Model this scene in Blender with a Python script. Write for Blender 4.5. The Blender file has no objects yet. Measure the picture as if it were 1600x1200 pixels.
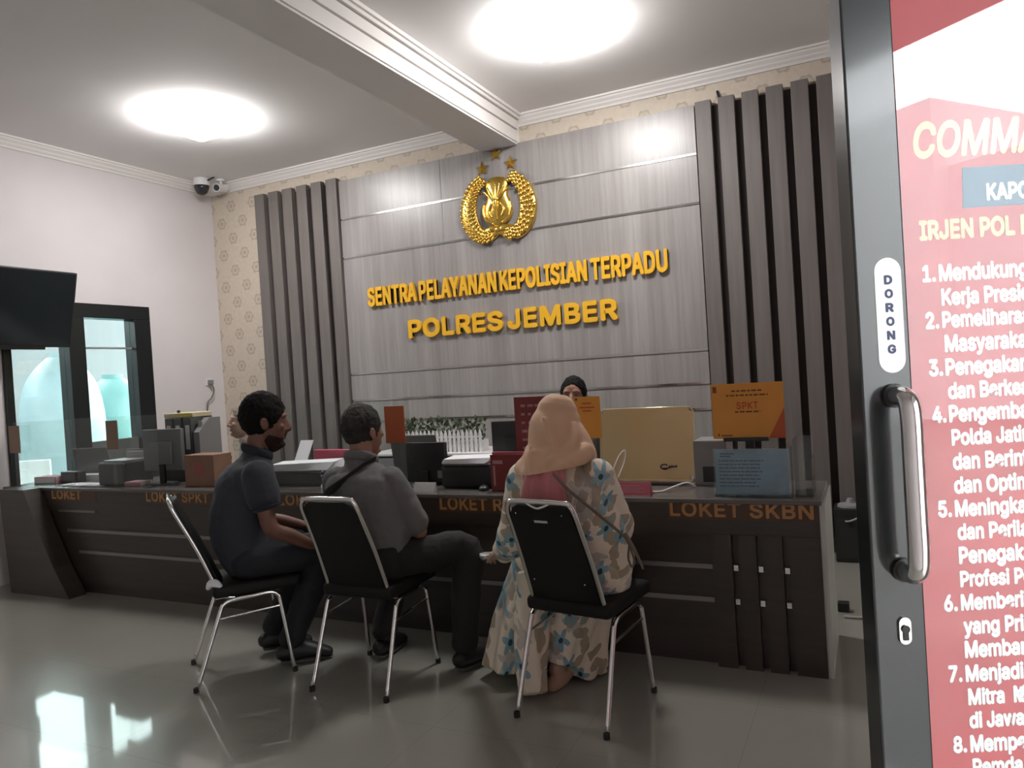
import bpy, bmesh, math, random
from mathutils import Vector, Matrix, noise
random.seed(7)
PI = math.pi
SC = bpy.context.scene
COL = SC.collection
V = Vector

# ---------------------------------------------------------------- materials
def mat(name, col, rough=.5, metal=0., coat=0., var=0., vscale=8., bump=0., bscale=60., stretch=(1, 1, 1), spec=.5, emit=None, estr=0., sheen=0.):
    m = bpy.data.materials.new(name); m.use_nodes = True
    nt = m.node_tree; b = nt.nodes['Principled BSDF']
    b.inputs['Base Color'].default_value = (*col, 1)
    b.inputs['Roughness'].default_value = rough
    b.inputs['Metallic'].default_value = metal
    b.inputs['Coat Weight'].default_value = coat
    b.inputs['Coat Roughness'].default_value = .08
    b.inputs['Specular IOR Level'].default_value = spec
    b.inputs['Sheen Weight'].default_value = sheen
    if emit:
        b.inputs['Emission Color'].default_value = (*emit, 1)
        b.inputs['Emission Strength'].default_value = estr
    if var or bump:
        tc = nt.nodes.new('ShaderNodeTexCoord'); mp = nt.nodes.new('ShaderNodeMapping')
        mp.inputs['Scale'].default_value = stretch
        nt.links.new(tc.outputs['Object'], mp.inputs['Vector'])
    if var:
        n = nt.nodes.new('ShaderNodeTexNoise'); n.inputs['Scale'].default_value = vscale; n.inputs['Detail'].default_value = 5
        r = nt.nodes.new('ShaderNodeValToRGB')
        r.color_ramp.elements[0].position = .3; r.color_ramp.elements[1].position = .7
        r.color_ramp.elements[0].color = (*[c * (1 - var) for c in col], 1)
        r.color_ramp.elements[1].color = (*[min(1, c * (1 + var)) for c in col], 1)
        nt.links.new(mp.outputs[0], n.inputs['Vector']); nt.links.new(n.outputs['Fac'], r.inputs[0])
        nt.links.new(r.outputs[0], b.inputs['Base Color'])
    if bump:
        n = nt.nodes.new('ShaderNodeTexNoise'); n.inputs['Scale'].default_value = bscale; n.inputs['Detail'].default_value = 4
        bp = nt.nodes.new('ShaderNodeBump'); bp.inputs['Strength'].default_value = bump; bp.inputs['Distance'].default_value = .01
        nt.links.new(mp.outputs[0], n.inputs['Vector']); nt.links.new(n.outputs['Fac'], bp.inputs['Height'])
        nt.links.new(bp.outputs[0], b.inputs['Normal'])
    return m

def N(nt, t, **k):
    n = nt.nodes.new(t)
    for a, v in k.items(): setattr(n, a, v)
    return n
def M_(nt, op, a, b=None, clamp=False):
    n = nt.nodes.new('ShaderNodeMath'); n.operation = op; n.use_clamp = clamp
    for i, x in enumerate((a, b)):
        if x is None: continue
        if isinstance(x, (int, float)): n.inputs[i].default_value = x
        else: nt.links.new(x, n.inputs[i])
    return n.outputs[0]
def glass_mat(name, tint=(1, 1, 1), rough=0., refl=1.0):
    m = bpy.data.materials.new(name); m.use_nodes = True; nt = m.node_tree
    nt.nodes.remove(nt.nodes['Principled BSDF'])
    out = nt.nodes['Material Output']
    t = nt.nodes.new('ShaderNodeBsdfTransparent'); t.inputs[0].default_value = (*tint, 1)
    g = nt.nodes.new('ShaderNodeBsdfGlossy'); g.inputs['Roughness'].default_value = rough
    g.inputs[0].default_value = (refl, refl, refl, 1)
    ge = nt.nodes.new('ShaderNodeNewGeometry'); dt = nt.nodes.new('ShaderNodeVectorMath'); dt.operation = 'DOT_PRODUCT'
    nt.links.new(ge.outputs['Normal'], dt.inputs[0]); nt.links.new(ge.outputs['Incoming'], dt.inputs[1])
    c1 = M_(nt, 'SUBTRACT', 1., M_(nt, 'ABSOLUTE', dt.outputs['Value']))
    fr = M_(nt, 'ADD', .04, M_(nt, 'MULTIPLY', M_(nt, 'POWER', c1, 5.), .96), True)      # reflectance of a pane rises towards grazing
    mx = nt.nodes.new('ShaderNodeMixShader')
    nt.links.new(fr, mx.inputs[0]); nt.links.new(t.outputs[0], mx.inputs[1]); nt.links.new(g.outputs[0], mx.inputs[2])
    nt.links.new(mx.outputs[0], out.inputs[0])
    return m

def MIX(nt, f, a, b):
    n = nt.nodes.new('ShaderNodeMix'); n.data_type = 'RGBA'
    if isinstance(f, (int, float)): n.inputs[0].default_value = f
    else: nt.links.new(f, n.inputs[0])
    for i, x in ((6, a), (7, b)):
        if isinstance(x, tuple): n.inputs[i].default_value = (*x, 1)
        else: nt.links.new(x, n.inputs[i])
    return n.outputs[2]

def floral_mat():
    m = mat('floral_cotton', (.62, .55, .44), .8, bump=.25, bscale=22, sheen=.2); nt = m.node_tree; b = nt.nodes['Principled BSDF']
    tc = N(nt, 'ShaderNodeTexCoord'); s = N(nt, 'ShaderNodeSeparateXYZ'); nt.links.new(tc.outputs['Object'], s.inputs[0])
    cb = N(nt, 'ShaderNodeCombineXYZ')
    nt.links.new(M_(nt, 'ADD', s.outputs[0], M_(nt, 'MULTIPLY', s.outputs[1], .45)), cb.inputs[0])
    nt.links.new(M_(nt, 'SUBTRACT', s.outputs[2], M_(nt, 'MULTIPLY', s.outputs[1], .5)), cb.inputs[1])
    nz = N(nt, 'ShaderNodeTexNoise'); nz.inputs['Scale'].default_value = 14; nt.links.new(cb.outputs[0], nz.inputs['Vector'])
    def flowers(scale, R, petals, rnd_lo, off, soft=.25):
        mp = N(nt, 'ShaderNodeMapping'); mp.inputs['Location'].default_value = off; nt.links.new(cb.outputs[0], mp.inputs[0])
        vo = N(nt, 'ShaderNodeTexVoronoi', voronoi_dimensions='2D'); vo.inputs['Scale'].default_value = scale; vo.inputs['Randomness'].default_value = .85
        nt.links.new(mp.outputs[0], vo.inputs['Vector'])
        # cell centre to pixel, in cell units
        sc = N(nt, 'ShaderNodeVectorMath', operation='SCALE'); sc.inputs['Scale'].default_value = 1.0
        nt.links.new(mp.outputs[0], sc.inputs[0])
        df = N(nt, 'ShaderNodeVectorMath', operation='SUBTRACT'); nt.links.new(sc.outputs[0], df.inputs[0]); nt.links.new(vo.outputs['Position'], df.inputs[1])
        d = N(nt, 'ShaderNodeSeparateXYZ'); nt.links.new(df.outputs[0], d.inputs[0])
        ang = M_(nt, 'ARCTAN2', d.outputs[1], d.outputs[0])
        ln = N(nt, 'ShaderNodeVectorMath', operation='LENGTH'); nt.links.new(df.outputs[0], ln.inputs[0])
        cc = N(nt, 'ShaderNodeSeparateColor'); nt.links.new(vo.outputs['Color'], cc.inputs[0])
        rr = M_(nt, 'MULTIPLY', M_(nt, 'ADD', .72, M_(nt, 'MULTIPLY', M_(nt, 'COSINE', M_(nt, 'ADD', M_(nt, 'MULTIPLY', ang, float(petals)), M_(nt, 'MULTIPLY', cc.outputs[0], 6.))), .28)), R)
        keep = M_(nt, 'GREATER_THAN', cc.outputs[1], rnd_lo)
        pet = M_(nt, 'MULTIPLY', M_(nt, 'LESS_THAN', ln.outputs['Value'], rr), keep)
        cen = M_(nt, 'MULTIPLY', M_(nt, 'LESS_THAN', ln.outputs['Value'], R * .24), keep)
        return pet, cen, cc.outputs[2]
    leaf, lc, _ = flowers(14, .045, 2, .45, (.31, .12, 0))
    c = MIX(nt, M_(nt, 'MULTIPLY', leaf, .75), (.78, .70, .57), (.27, .21, .12))
    grey, gc, _ = flowers(9, .055, 6, .55, (.05, .4, 0))
    c = MIX(nt, M_(nt, 'MULTIPLY', grey, .55), c, (.30, .30, .30))
    blue, bc, _ = flowers(9.5, .047, 5, .40, (.62, .21, 0))
    bl = MIX(nt, nz.outputs['Fac'], (.12, .27, .34), (.34, .50, .55))
    c = MIX(nt, blue, c, bl)
    c = MIX(nt, bc, c, (.02, .06, .09))
    nt.links.new(c, b.inputs['Base Color'])
    return m

def wallpaper_mat():
    m = mat('wallpaper', (.6, .52, .42), .6); nt = m.node_tree; b = nt.nodes['Principled BSDF']
    tc = N(nt, 'ShaderNodeTexCoord'); s = N(nt, 'ShaderNodeSeparateXYZ'); nt.links.new(tc.outputs['Object'], s.inputs[0])
    def lattice(ox, oz):
        px, pz = .30, .34
        fx = M_(nt, 'MULTIPLY', M_(nt, 'SUBTRACT', M_(nt, 'FRACT', M_(nt, 'ADD', M_(nt, 'DIVIDE', s.outputs[0], px), 50 + ox)), .5), px)
        fz = M_(nt, 'MULTIPLY', M_(nt, 'SUBTRACT', M_(nt, 'FRACT', M_(nt, 'ADD', M_(nt, 'DIVIDE', s.outputs[2], pz), 50 + oz)), .5), pz)
        r = M_(nt, 'SQRT', M_(nt, 'ADD', M_(nt, 'MULTIPLY', fx, fx), M_(nt, 'MULTIPLY', fz, fz)))
        a = M_(nt, 'ARCTAN2', fz, fx)
        R = M_(nt, 'ADD', .060, M_(nt, 'MULTIPLY', M_(nt, 'COSINE', M_(nt, 'MULTIPLY', a, 6.)), .007))
        ins = M_(nt, 'LESS_THAN', r, R); rg = M_(nt, 'ADD', .55, M_(nt, 'MULTIPLY', M_(nt, 'SINE', M_(nt, 'MULTIPLY', r, 150.)), .45))
        return M_(nt, 'MULTIPLY', ins, rg)
    f = M_(nt, 'MAXIMUM', lattice(0, 0), lattice(.5, .5))
    nz = N(nt, 'ShaderNodeTexNoise'); nz.inputs['Scale'].default_value = 25; nz.inputs['Detail'].default_value = 6; nt.links.new(tc.outputs['Object'], nz.inputs['Vector'])
    base = MIX(nt, nz.outputs['Fac'], (.54, .47, .38), (.70, .62, .52))
    nt.links.new(MIX(nt, M_(nt, 'MULTIPLY', f, .7), base, (.36, .30, .23)), b.inputs['Base Color'])
    return m

def laminate_mat():
    m = mat('grey_laminate', (.4, .38, .37), .34, coat=.22); nt = m.node_tree; b = nt.nodes['Principled BSDF']
    tc = N(nt, 'ShaderNodeTexCoord'); mp = N(nt, 'ShaderNodeMapping'); mp.inputs['Scale'].default_value = (9, 1, .35)
    nt.links.new(tc.outputs['Object'], mp.inputs[0])
    n1 = N(nt, 'ShaderNodeTexNoise'); n1.inputs['Scale'].default_value = 4; n1.inputs['Detail'].default_value = 8; n1.inputs['Roughness'].default_value = .7
    nt.links.new(mp.outputs[0], n1.inputs['Vector'])
    r = N(nt, 'ShaderNodeValToRGB'); e = r.color_ramp.elements
    e[0].position = .33; e[0].color = (.30, .28, .27, 1); e[1].position = .70; e[1].color = (.40, .38, .37, 1)
    nt.links.new(n1.outputs['Fac'], r.inputs[0])
    b.inputs['Coat Roughness'].default_value = .26
    m2 = N(nt, 'ShaderNodeMapping'); m2.inputs['Scale'].default_value = (1.6, .01, .01); nt.links.new(tc.outputs['Object'], m2.inputs[0])
    n2 = N(nt, 'ShaderNodeTexNoise'); n2.inputs['Scale'].default_value = 4.; n2.inputs['Detail'].default_value = 3; nt.links.new(m2.outputs[0], n2.inputs['Vector'])
    r2 = N(nt, 'ShaderNodeValToRGB'); r2.color_ramp.interpolation = 'LINEAR'; r2.color_ramp.elements[0].position = .35; r2.color_ramp.elements[0].color = (.78, .77, .77, 1); r2.color_ramp.elements[1].position = .65; r2.color_ramp.elements[1].color = (1, 1, 1, 1)
    nt.links.new(n2.outputs['Fac'], r2.inputs[0])
    mm = N(nt, 'ShaderNodeMix', data_type='RGBA', blend_type='MULTIPLY'); mm.inputs[0].default_value = 1.
    nt.links.new(r.outputs[0], mm.inputs[6]); nt.links.new(r2.outputs[0], mm.inputs[7]); nt.links.new(mm.outputs[2], b.inputs['Base Color'])
    return m

def floor_mat():
    m = mat('polished_floor_tile', (.2, .19, .17), .1); nt = m.node_tree; b = nt.nodes['Principled BSDF']
    tc = N(nt, 'ShaderNodeTexCoord'); n1 = N(nt, 'ShaderNodeTexNoise'); n1.inputs['Scale'].default_value = 1.3; n1.inputs['Detail'].default_value = 6
    nt.links.new(tc.outputs['Object'], n1.inputs['Vector'])
    base = MIX(nt, n1.outputs['Fac'], (.265, .262, .228), (.345, .342, .30))
    s = N(nt, 'ShaderNodeSeparateXYZ'); nt.links.new(tc.outputs['Object'], s.inputs[0])
    def line(o):
        f = M_(nt, 'ABSOLUTE', M_(nt, 'SUBTRACT', M_(nt, 'FRACT', M_(nt, 'ADD', M_(nt, 'DIVIDE', o, .6), 40.3)), .5))
        return M_(nt, 'LESS_THAN', f, .003)
    g = M_(nt, 'MAXIMUM', line(s.outputs[0]), line(s.outputs[1]))
    nt.links.new(MIX(nt, M_(nt, 'MULTIPLY', g, .3), base, (.09, .085, .075)), b.inputs['Base Color'])
    b.inputs['Roughness'].default_value = .3; b.inputs['Coat Weight'].default_value = .9; b.inputs['Coat Roughness'].default_value = .05
    return m

MT = {}
MT['wall'] = mat('wall_paint', (.70, .665, .672), .75, var=.03, vscale=2)
MT['ceil'] = mat('ceiling_paint', (.86, .85, .85), .8, var=.03, vscale=1)
MT['trim'] = mat('plaster_trim', (.80, .77, .75), .6)
MT['wallpaper'] = wallpaper_mat()
MT['laminate'] = laminate_mat()
MT['floor'] = floor_mat()
MT['slat'] = mat('slat_veneer', (.155, .138, .128), .5, var=.12, vscale=3, stretch=(8, 8, .5))
MT['slatback'] = mat('slat_backing', (.03, .022, .02), .7)
MT['chrome'] = mat('chrome', (.72, .71, .70), .14, 1.)
MT['strip'] = mat('brushed_strip', (.70, .70, .69), .16, 1., bump=.15, bscale=6)
MT['cstrip'] = mat('counter_strip', (.26, .245, .235), .35, .8)
MT['counter'] = mat('dark_wood_laminate', (.042, .034, .029), .38, var=.2, vscale=3, stretch=(.6, .6, 8))
MT['counterend'] = mat('pale_end_laminate', (.55, .60, .56), .4, var=.08, vscale=4)
MT['countertop'] = mat('counter_top', (.11, .10, .095), .25)
MT['decal'] = mat('decal_backing', (.085, .045, .024), .5)
MT['decaltext'] = mat('decal_letters', (.46, .235, .08), .45)
MT['yellow'] = mat('yellow_acrylic', (.86, .48, .03), .35)
MT['gold'] = mat('gold_metal', (.83, .56, .13), .24, 1., bump=.2, bscale=40)
MT['white'] = mat('white_plastic', (.75, .75, .75), .4)
MT['black'] = mat('black_plastic', (.016, .016, .017), .4)
MT['tvscreen'] = mat('screen_black', (.008, .012, .014), .12)
MT['blackvinyl'] = mat('black_vinyl', (.009, .009, .0085), .6, spec=.25, bump=.1, bscale=200)
MT['rubber'] = mat('rubber', (.02, .02, .02), .8)
MT['alu'] = mat('dark_aluminium', (.018, .022, .022), .3, .3)
MT['dooralu'] = mat('door_aluminium', (.018, .021, .022), .22, .15, coat=.6)
MT['red'] = mat('poster_red', (.55, .07, .085), .5, var=.12, vscale=5)
MT['redlight'] = mat('poster_rose', (.55, .07, .08), .5)
MT['posterwhite'] = mat('poster_white', (.92, .92, .92), .5)
MT['postergold'] = mat('poster_gold', (.85, .62, .36), .45)
MT['posterblue'] = mat('poster_blue', (.05, .16, .26), .5)
MT['stickerblue'] = mat('sticker_letters', (.025, .04, .11), .5)
MT['orange'] = mat('orange_sign', (.72, .31, .045), .5, var=.06, vscale=6)
MT['orangedark'] = mat('orange_back', (.42, .10, .03), .5, var=.1, vscale=5)
MT['brownsign'] = mat('brown_board', (.24, .16, .105), .6)
MT['signred'] = mat('sign_letters_red', (.50, .09, .02), .5)
MT['signink'] = mat('sign_ink', (.16, .06, .02), .6)
MT['bluesign'] = mat('blue_sheet', (.22, .37, .52), .4, var=.25, vscale=6)
MT['blueink'] = mat('blue_ink', (.07, .12, .22), .6)
MT['maroon'] = mat('maroon_board', (.20, .03, .028), .45)
MT['pinkplate'] = mat('pink_plate', (.40, .09, .13), .45)
MT['goldpc'] = mat('champagne_shell', (.72, .56, .30), .32, .2)
MT['goldedge'] = mat('champagne_edge', (.72, .62, .42), .22, .7)
MT['paper'] = mat('paper', (.82, .82, .86), .8)
MT['paper2'] = mat('dull_paper', (.42, .41, .40), .8)
MT['greyplastic'] = mat('grey_plastic', (.24, .24, .245), .5)
MT['midgrey'] = mat('mid_grey', (.13, .14, .14), .5)
MT['binder'] = mat('binder_grey', (.10, .11, .11), .5)
MT['cream'] = mat('cream_plastic', (.62, .55, .35), .5)
MT['yellowtray'] = mat('yellow_tray', (.66, .50, .10), .5)
MT['cardboard'] = mat('brown_card', (.24, .135, .085), .7, var=.1, vscale=7)
MT['cardred'] = mat('card_logo', (.32, .10, .07), .7)
MT['pink'] = mat('pink_folder', (.62, .07, .14), .5)
MT['rose'] = mat('rose_paper', (.42, .22, .24), .7)
MT['leafgreen'] = mat('leaf_green', (.06, .085, .045), .6, var=.4, vscale=30)
MT['acrylic'] = glass_mat('acrylic', (.94, .96, .95), 0., .7)
MT['doorglass'] = glass_mat('door_glass', (.97, .98, .98))
MT['winglass'] = glass_mat('window_glass', (.70, .77, .76))
MT['tank'] = mat('pale_blue_tank', (.40, .53, .56), .4, var=.12, vscale=2)
MT['tank2'] = mat('teal_tank', (.24, .44, .43), .4, var=.12, vscale=2)
MT['skin1'] = mat('skin_brown', (.16, .068, .046), .55, var=.12, vscale=12)
MT['skin2'] = mat('skin_tan', (.30, .15, .10), .55, var=.1, vscale=12)
MT['skin3'] = mat('skin_light', (.42, .26, .19), .55, var=.1, vscale=12)
MT['hairblack'] = mat('black_hair', (.006, .0055, .005), .75, spec=.15, bump=.6, bscale=90)
MT['hairgrey'] = mat('greying_hair', (.030, .028, .026), .75, spec=.2, var=.6, vscale=9, bump=.6, bscale=90)
MT['navy'] = mat('navy_pique', (.024, .028, .040), .85, bump=.15, bscale=35, sheen=.1)
MT['navydark'] = mat('navy_rib', (.010, .013, .020), .85)
MT['jeans'] = mat('dark_jeans', (.011,.013,.018), .85, bump=.2, bscale=30)
MT['greyshirt'] = mat('grey_shirt', (.130, .128, .128), .85, bump=.2, bscale=25)
MT['blacktrouser'] = mat('black_trousers', (.013, .012, .012), .85, bump=.2, bscale=25)
MT['strap'] = mat('black_strap', (.018, .015, .014), .7)
MT['shoe'] = mat('dark_shoe', (.014, .014, .015), .5)
MT['sole'] = mat('grey_sole', (.10, .10, .10), .6)
MT['hijab'] = mat('peach_cotton', (.66, .43, .28), .85, bump=.12, bscale=120, sheen=.15)
MT['pinkcloth'] = mat('pink_ruffle', (.55, .20, .22), .85, sheen=.15)
MT['floral'] = floral_mat()
MT['taupe'] = mat('taupe_strap', (.17, .135, .10), .6)
MT['brownuniform'] = mat('brown_uniform', (.10, .07, .045), .8)
MT['khaki'] = mat('khaki_cloth', (.20, .16, .12), .8)
MT['pinkshirt'] = mat('pale_pink_cloth', (.48, .36, .33), .8)
MT['eye'] = mat('eye_white', (.22, .20, .19), .3)
MT['iris'] = mat('eye_iris', (.01, .008, .006), .2)
MT['lamp'] = mat('lamp_diffuser', (.9, .9, .9), .5, emit=(1., .97, .95), estr=57.)
MT['lampbase'] = mat('lamp_base', (.8, .8, .8), .5)
MT['concrete'] = mat('outdoor_paving', (.22, .215, .20), .85, var=.15, vscale=1)
MT['facade'] = mat('facade_render', (.80, .80, .80), .85, var=.05, vscale=1)
MT['canopy'] = mat('canopy_soffit', (.12, .12, .12), .8)
MT['darkmetal'] = mat('dark_metal', (.03, .03, .03), .4, .6)
MT['smoke'] = mat('smoked_dome', (.03, .03, .035), .1)

# ---------------------------------------------------------------- mesh helpers
def new(): return bmesh.new()
def box(bm, lo, hi, bev=0., seg=2, M=None):
    g = bmesh.ops.create_cube(bm, size=1.)
    vs = g['verts']
    for v in vs:
        v.co = V([lo[i] + (v.co[i] + .5) * (hi[i] - lo[i]) for i in range(3)])
    if bev:
        es = list({e for v in vs for e in v.link_edges})
        r = bmesh.ops.bevel(bm, geom=es, offset=bev, segments=seg, affect='EDGES', profile=.5)
        vs = list({v for f in r['faces'] for v in f.verts} | {v for v in vs if v.is_valid})
    if M is not None:
        bmesh.ops.transform(bm, matrix=M, verts=vs)
    return vs
def catmull(pts, sub):
    if sub <= 1 or len(pts) < 3: return [V(p) for p in pts]
    P = [V(p) for p in pts]; out = []
    n = len(P)
    for i in range(n - 1):
        p0 = P[max(i - 1, 0)]; p1 = P[i]; p2 = P[i + 1]; p3 = P[min(i + 2, n - 1)]
        for k in range(sub):
            t = k / sub
            out.append(.5 * ((2 * p1) + (p2 - p0) * t + (2 * p0 - 5 * p1 + 4 * p2 - p3) * t * t + (3 * p1 - p0 - 3 * p2 + p3) * t ** 3))
    out.append(P[-1]); return out
def tube(bm, pts, rad, side=None, n=16, sub=1, cap=True, round_ends=True, power=None, ripple=None):
    """loft of elliptical rings; rad: number, or list of r or (r_side, r_other)"""
    m = len(pts)
    if isinstance(rad, (int, float)): rad = [rad] * m
    rad = [(r, r) if isinstance(r, (int, float)) else r for r in rad]
    P = catmull(pts, sub)
    Rr = catmull([(a, b, 0) for a, b in rad], sub)
    rings = []; ref = V(side) if side is not None else None
    prev = None
    def ring(c, t, ra, rb, k):
        nonlocal prev
        if ref is not None:
            u = ref - t * ref.dot(t)
            if u.length < 1e-4: u = prev if prev is not None else t.orthogonal()
        else:
            u = (prev - t * prev.dot(t)) if prev is not None else t.orthogonal()
            if u.length < 1e-5: u = t.orthogonal()
        u.normalize(); prev = u.copy(); w = t.cross(u)
        vs = []
        for i in range(n):
            a = 2 * PI * i / n
            ca, sa = math.cos(a), math.sin(a)
            if power:
                ca = math.copysign(abs(ca) ** power, ca); sa = math.copysign(abs(sa) ** power, sa)
            f = ripple(a, k) if ripple else 1.
            vs.append(bm.verts.new(c + u * (ra * ca * f) + w * (rb * sa * f)))
        return vs
    L = len(P)
    for i in range(L):
        t = (P[min(i + 1, L - 1)] - P[max(i - 1, 0)])
        t = t.normalized() if t.length > 1e-9 else V((0, 0, 1))
        ra, rb = Rr[i][0], Rr[i][1]
        if i == 0 and round_ends and cap:
            h = min(ra, rb)
            for (dz, s) in ((.92, .4), (.7, .72), (.38, .93)):
                rings.append(ring(P[0] - t * h * dz, t, ra * s, rb * s, 0))
        rings.append(ring(P[i], t, ra, rb, i / (L - 1)))
        if i == L - 1 and round_ends and cap:
            h = min(ra, rb)
            for (dz, s) in ((.38, .93), (.7, .72), (.92, .4)):
                rings.append(ring(P[i] + t * h * dz, t, ra * s, rb * s, 1))
    for a, b in zip(rings, rings[1:]):
        for i in range(n):
            j = (i + 1) % n
            bm.faces.new((a[i], a[j], b[j], b[i]))
    if cap:
        bm.faces.new(list(reversed(rings[0]))); bm.faces.new(rings[-1])
    return rings
def ball(bm, c, r, seg=16, M=None):
    if isinstance(r, (int, float)): r = (r, r, r)
    g = bmesh.ops.create_uvsphere(bm, u_segments=seg, v_segments=max(6, seg // 2 + 2), radius=1.)
    T = Matrix.Translation(V(c)) @ (M if M is not None else Matrix()) @ Matrix.Diagonal((*r, 1))
    bmesh.ops.transform(bm, matrix=T, verts=g['verts'])
    return g['verts']
def cyl(bm, a, b, r, n=16): tube(bm, [a, b], r, n=n, round_ends=False)
def prism(bm, poly, y0, y1, axis='y'):
    """poly of (x,z) extruded along y (or (y,z) along x, or (x,y) along z)"""
    def mk(p, t):
        return {'y': (p[0], t, p[1]), 'x': (t, p[0], p[1]), 'z': (p[0], p[1], t)}[axis]
    A = [bm.verts.new(mk(p, y0)) for p in poly]; B = [bm.verts.new(mk(p, y1)) for p in poly]
    n = len(poly)
    bm.faces.new(A); bm.faces.new(list(reversed(B)))
    for i in range(n):
        j = (i + 1) % n; bm.faces.new((A[i], B[i], B[j], A[j]))
def finish(me, smooth):
    for p in me.polygons: p.use_smooth = smooth
def obj(name, bm, m, parent=None, smooth=False, angle=None, loc=None, rot=None):
    bmesh.ops.recalc_face_normals(bm, faces=bm.faces)
    me = bpy.data.meshes.new(name); bm.to_mesh(me); bm.free()
    return link(name, me, m, parent, smooth, loc, rot)
def link(name, me, m, parent=None, smooth=False, loc=None, rot=None):
    o = bpy.data.objects.new(name, me); COL.objects.link(o)
    if m is not None:
        if isinstance(m, str): m = MT[m]
        if not me.materials: me.materials.append(m)
    if smooth == 'auto':
        finish(me, True)
        try: me.set_sharp_from_angle(angle=math.radians(40))
        except Exception: pass
    else: finish(me, bool(smooth))
    if parent is not None: o.parent = parent
    if loc is not None: o.location = loc
    if rot is not None: o.rotation_euler = rot
    return o
def tag(o, label, cat, group=None, kind=None):
    o['label'] = label; o['category'] = cat
    if group: o['group'] = group
    if kind: o['kind'] = kind
    return o
def thing(name, label, cat, loc=(0, 0, 0), rotz=0., group=None, rot=None):
    o = bpy.data.objects.new(name, None); COL.objects.link(o)
    o.empty_display_size = .05
    o.location = loc; o.rotation_euler = rot if rot else (0, 0, rotz)
    return tag(o, label, cat, group)
def struct(name, bm, m, parent=None, smooth=False):
    o = obj(name, bm, m, parent, smooth)
    if parent is None: o['kind'] = 'structure'
    return o
def bx(name, lo, hi, m, parent=None, bev=0., **k):
    bm = new(); box(bm, lo, hi, bev); return obj(name, bm, m, parent, **k)
def fuse(bm, voxel=.007, smooth=6, disp=None):
    """union of overlapping closed shells into one continuous surface"""
    bmesh.ops.recalc_face_normals(bm, faces=bm.faces)
    me = bpy.data.meshes.new('tmp'); bm.to_mesh(me); bm.free()
    o = bpy.data.objects.new('tmp', me); COL.objects.link(o)
    r = o.modifiers.new('r', 'REMESH'); r.mode = 'VOXEL'; r.voxel_size = voxel
    if smooth:
        s = o.modifiers.new('s', 'SMOOTH'); s.factor = .5; s.iterations = smooth
    dg = bpy.context.evaluated_depsgraph_get()
    out = bpy.data.meshes.new_from_object(o.evaluated_get(dg))
    bpy.data.objects.remove(o); bpy.data.meshes.remove(me)
    if disp:
        nrm = [v.normal.copy() for v in out.vertices]
        for v, nn in zip(out.vertices, nrm): v.co = v.co + nn * disp(v.co)
    return out
def wrinkle(amp, f=(9, 9, 16), off=0.):
    def d(co):
        return amp * noise.fractal(V((co.x * f[0] + off, co.y * f[1], co.z * f[2])), 1., 2., 3)
    return d
def embolden(bm, d, n=6, dz=.05):
    """heavier strokes: the outline repeated on a small circle"""
    base = bm.verts[:] + bm.edges[:] + bm.faces[:]
    for k in range(n):
        g = bmesh.ops.duplicate(bm, geom=base)['geom']
        a = 2 * PI * (k + .5) / n; o = V((d * math.cos(a), d * math.sin(a), (k + 1) * dz))
        for v in g:
            if isinstance(v, bmesh.types.BMVert): v.co += o
try: FONT = bpy.data.fonts.load(bpy.utils.system_resource('DATAFILES', path='fonts') + '/Inter.woff2')
except Exception: FONT = None
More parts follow.
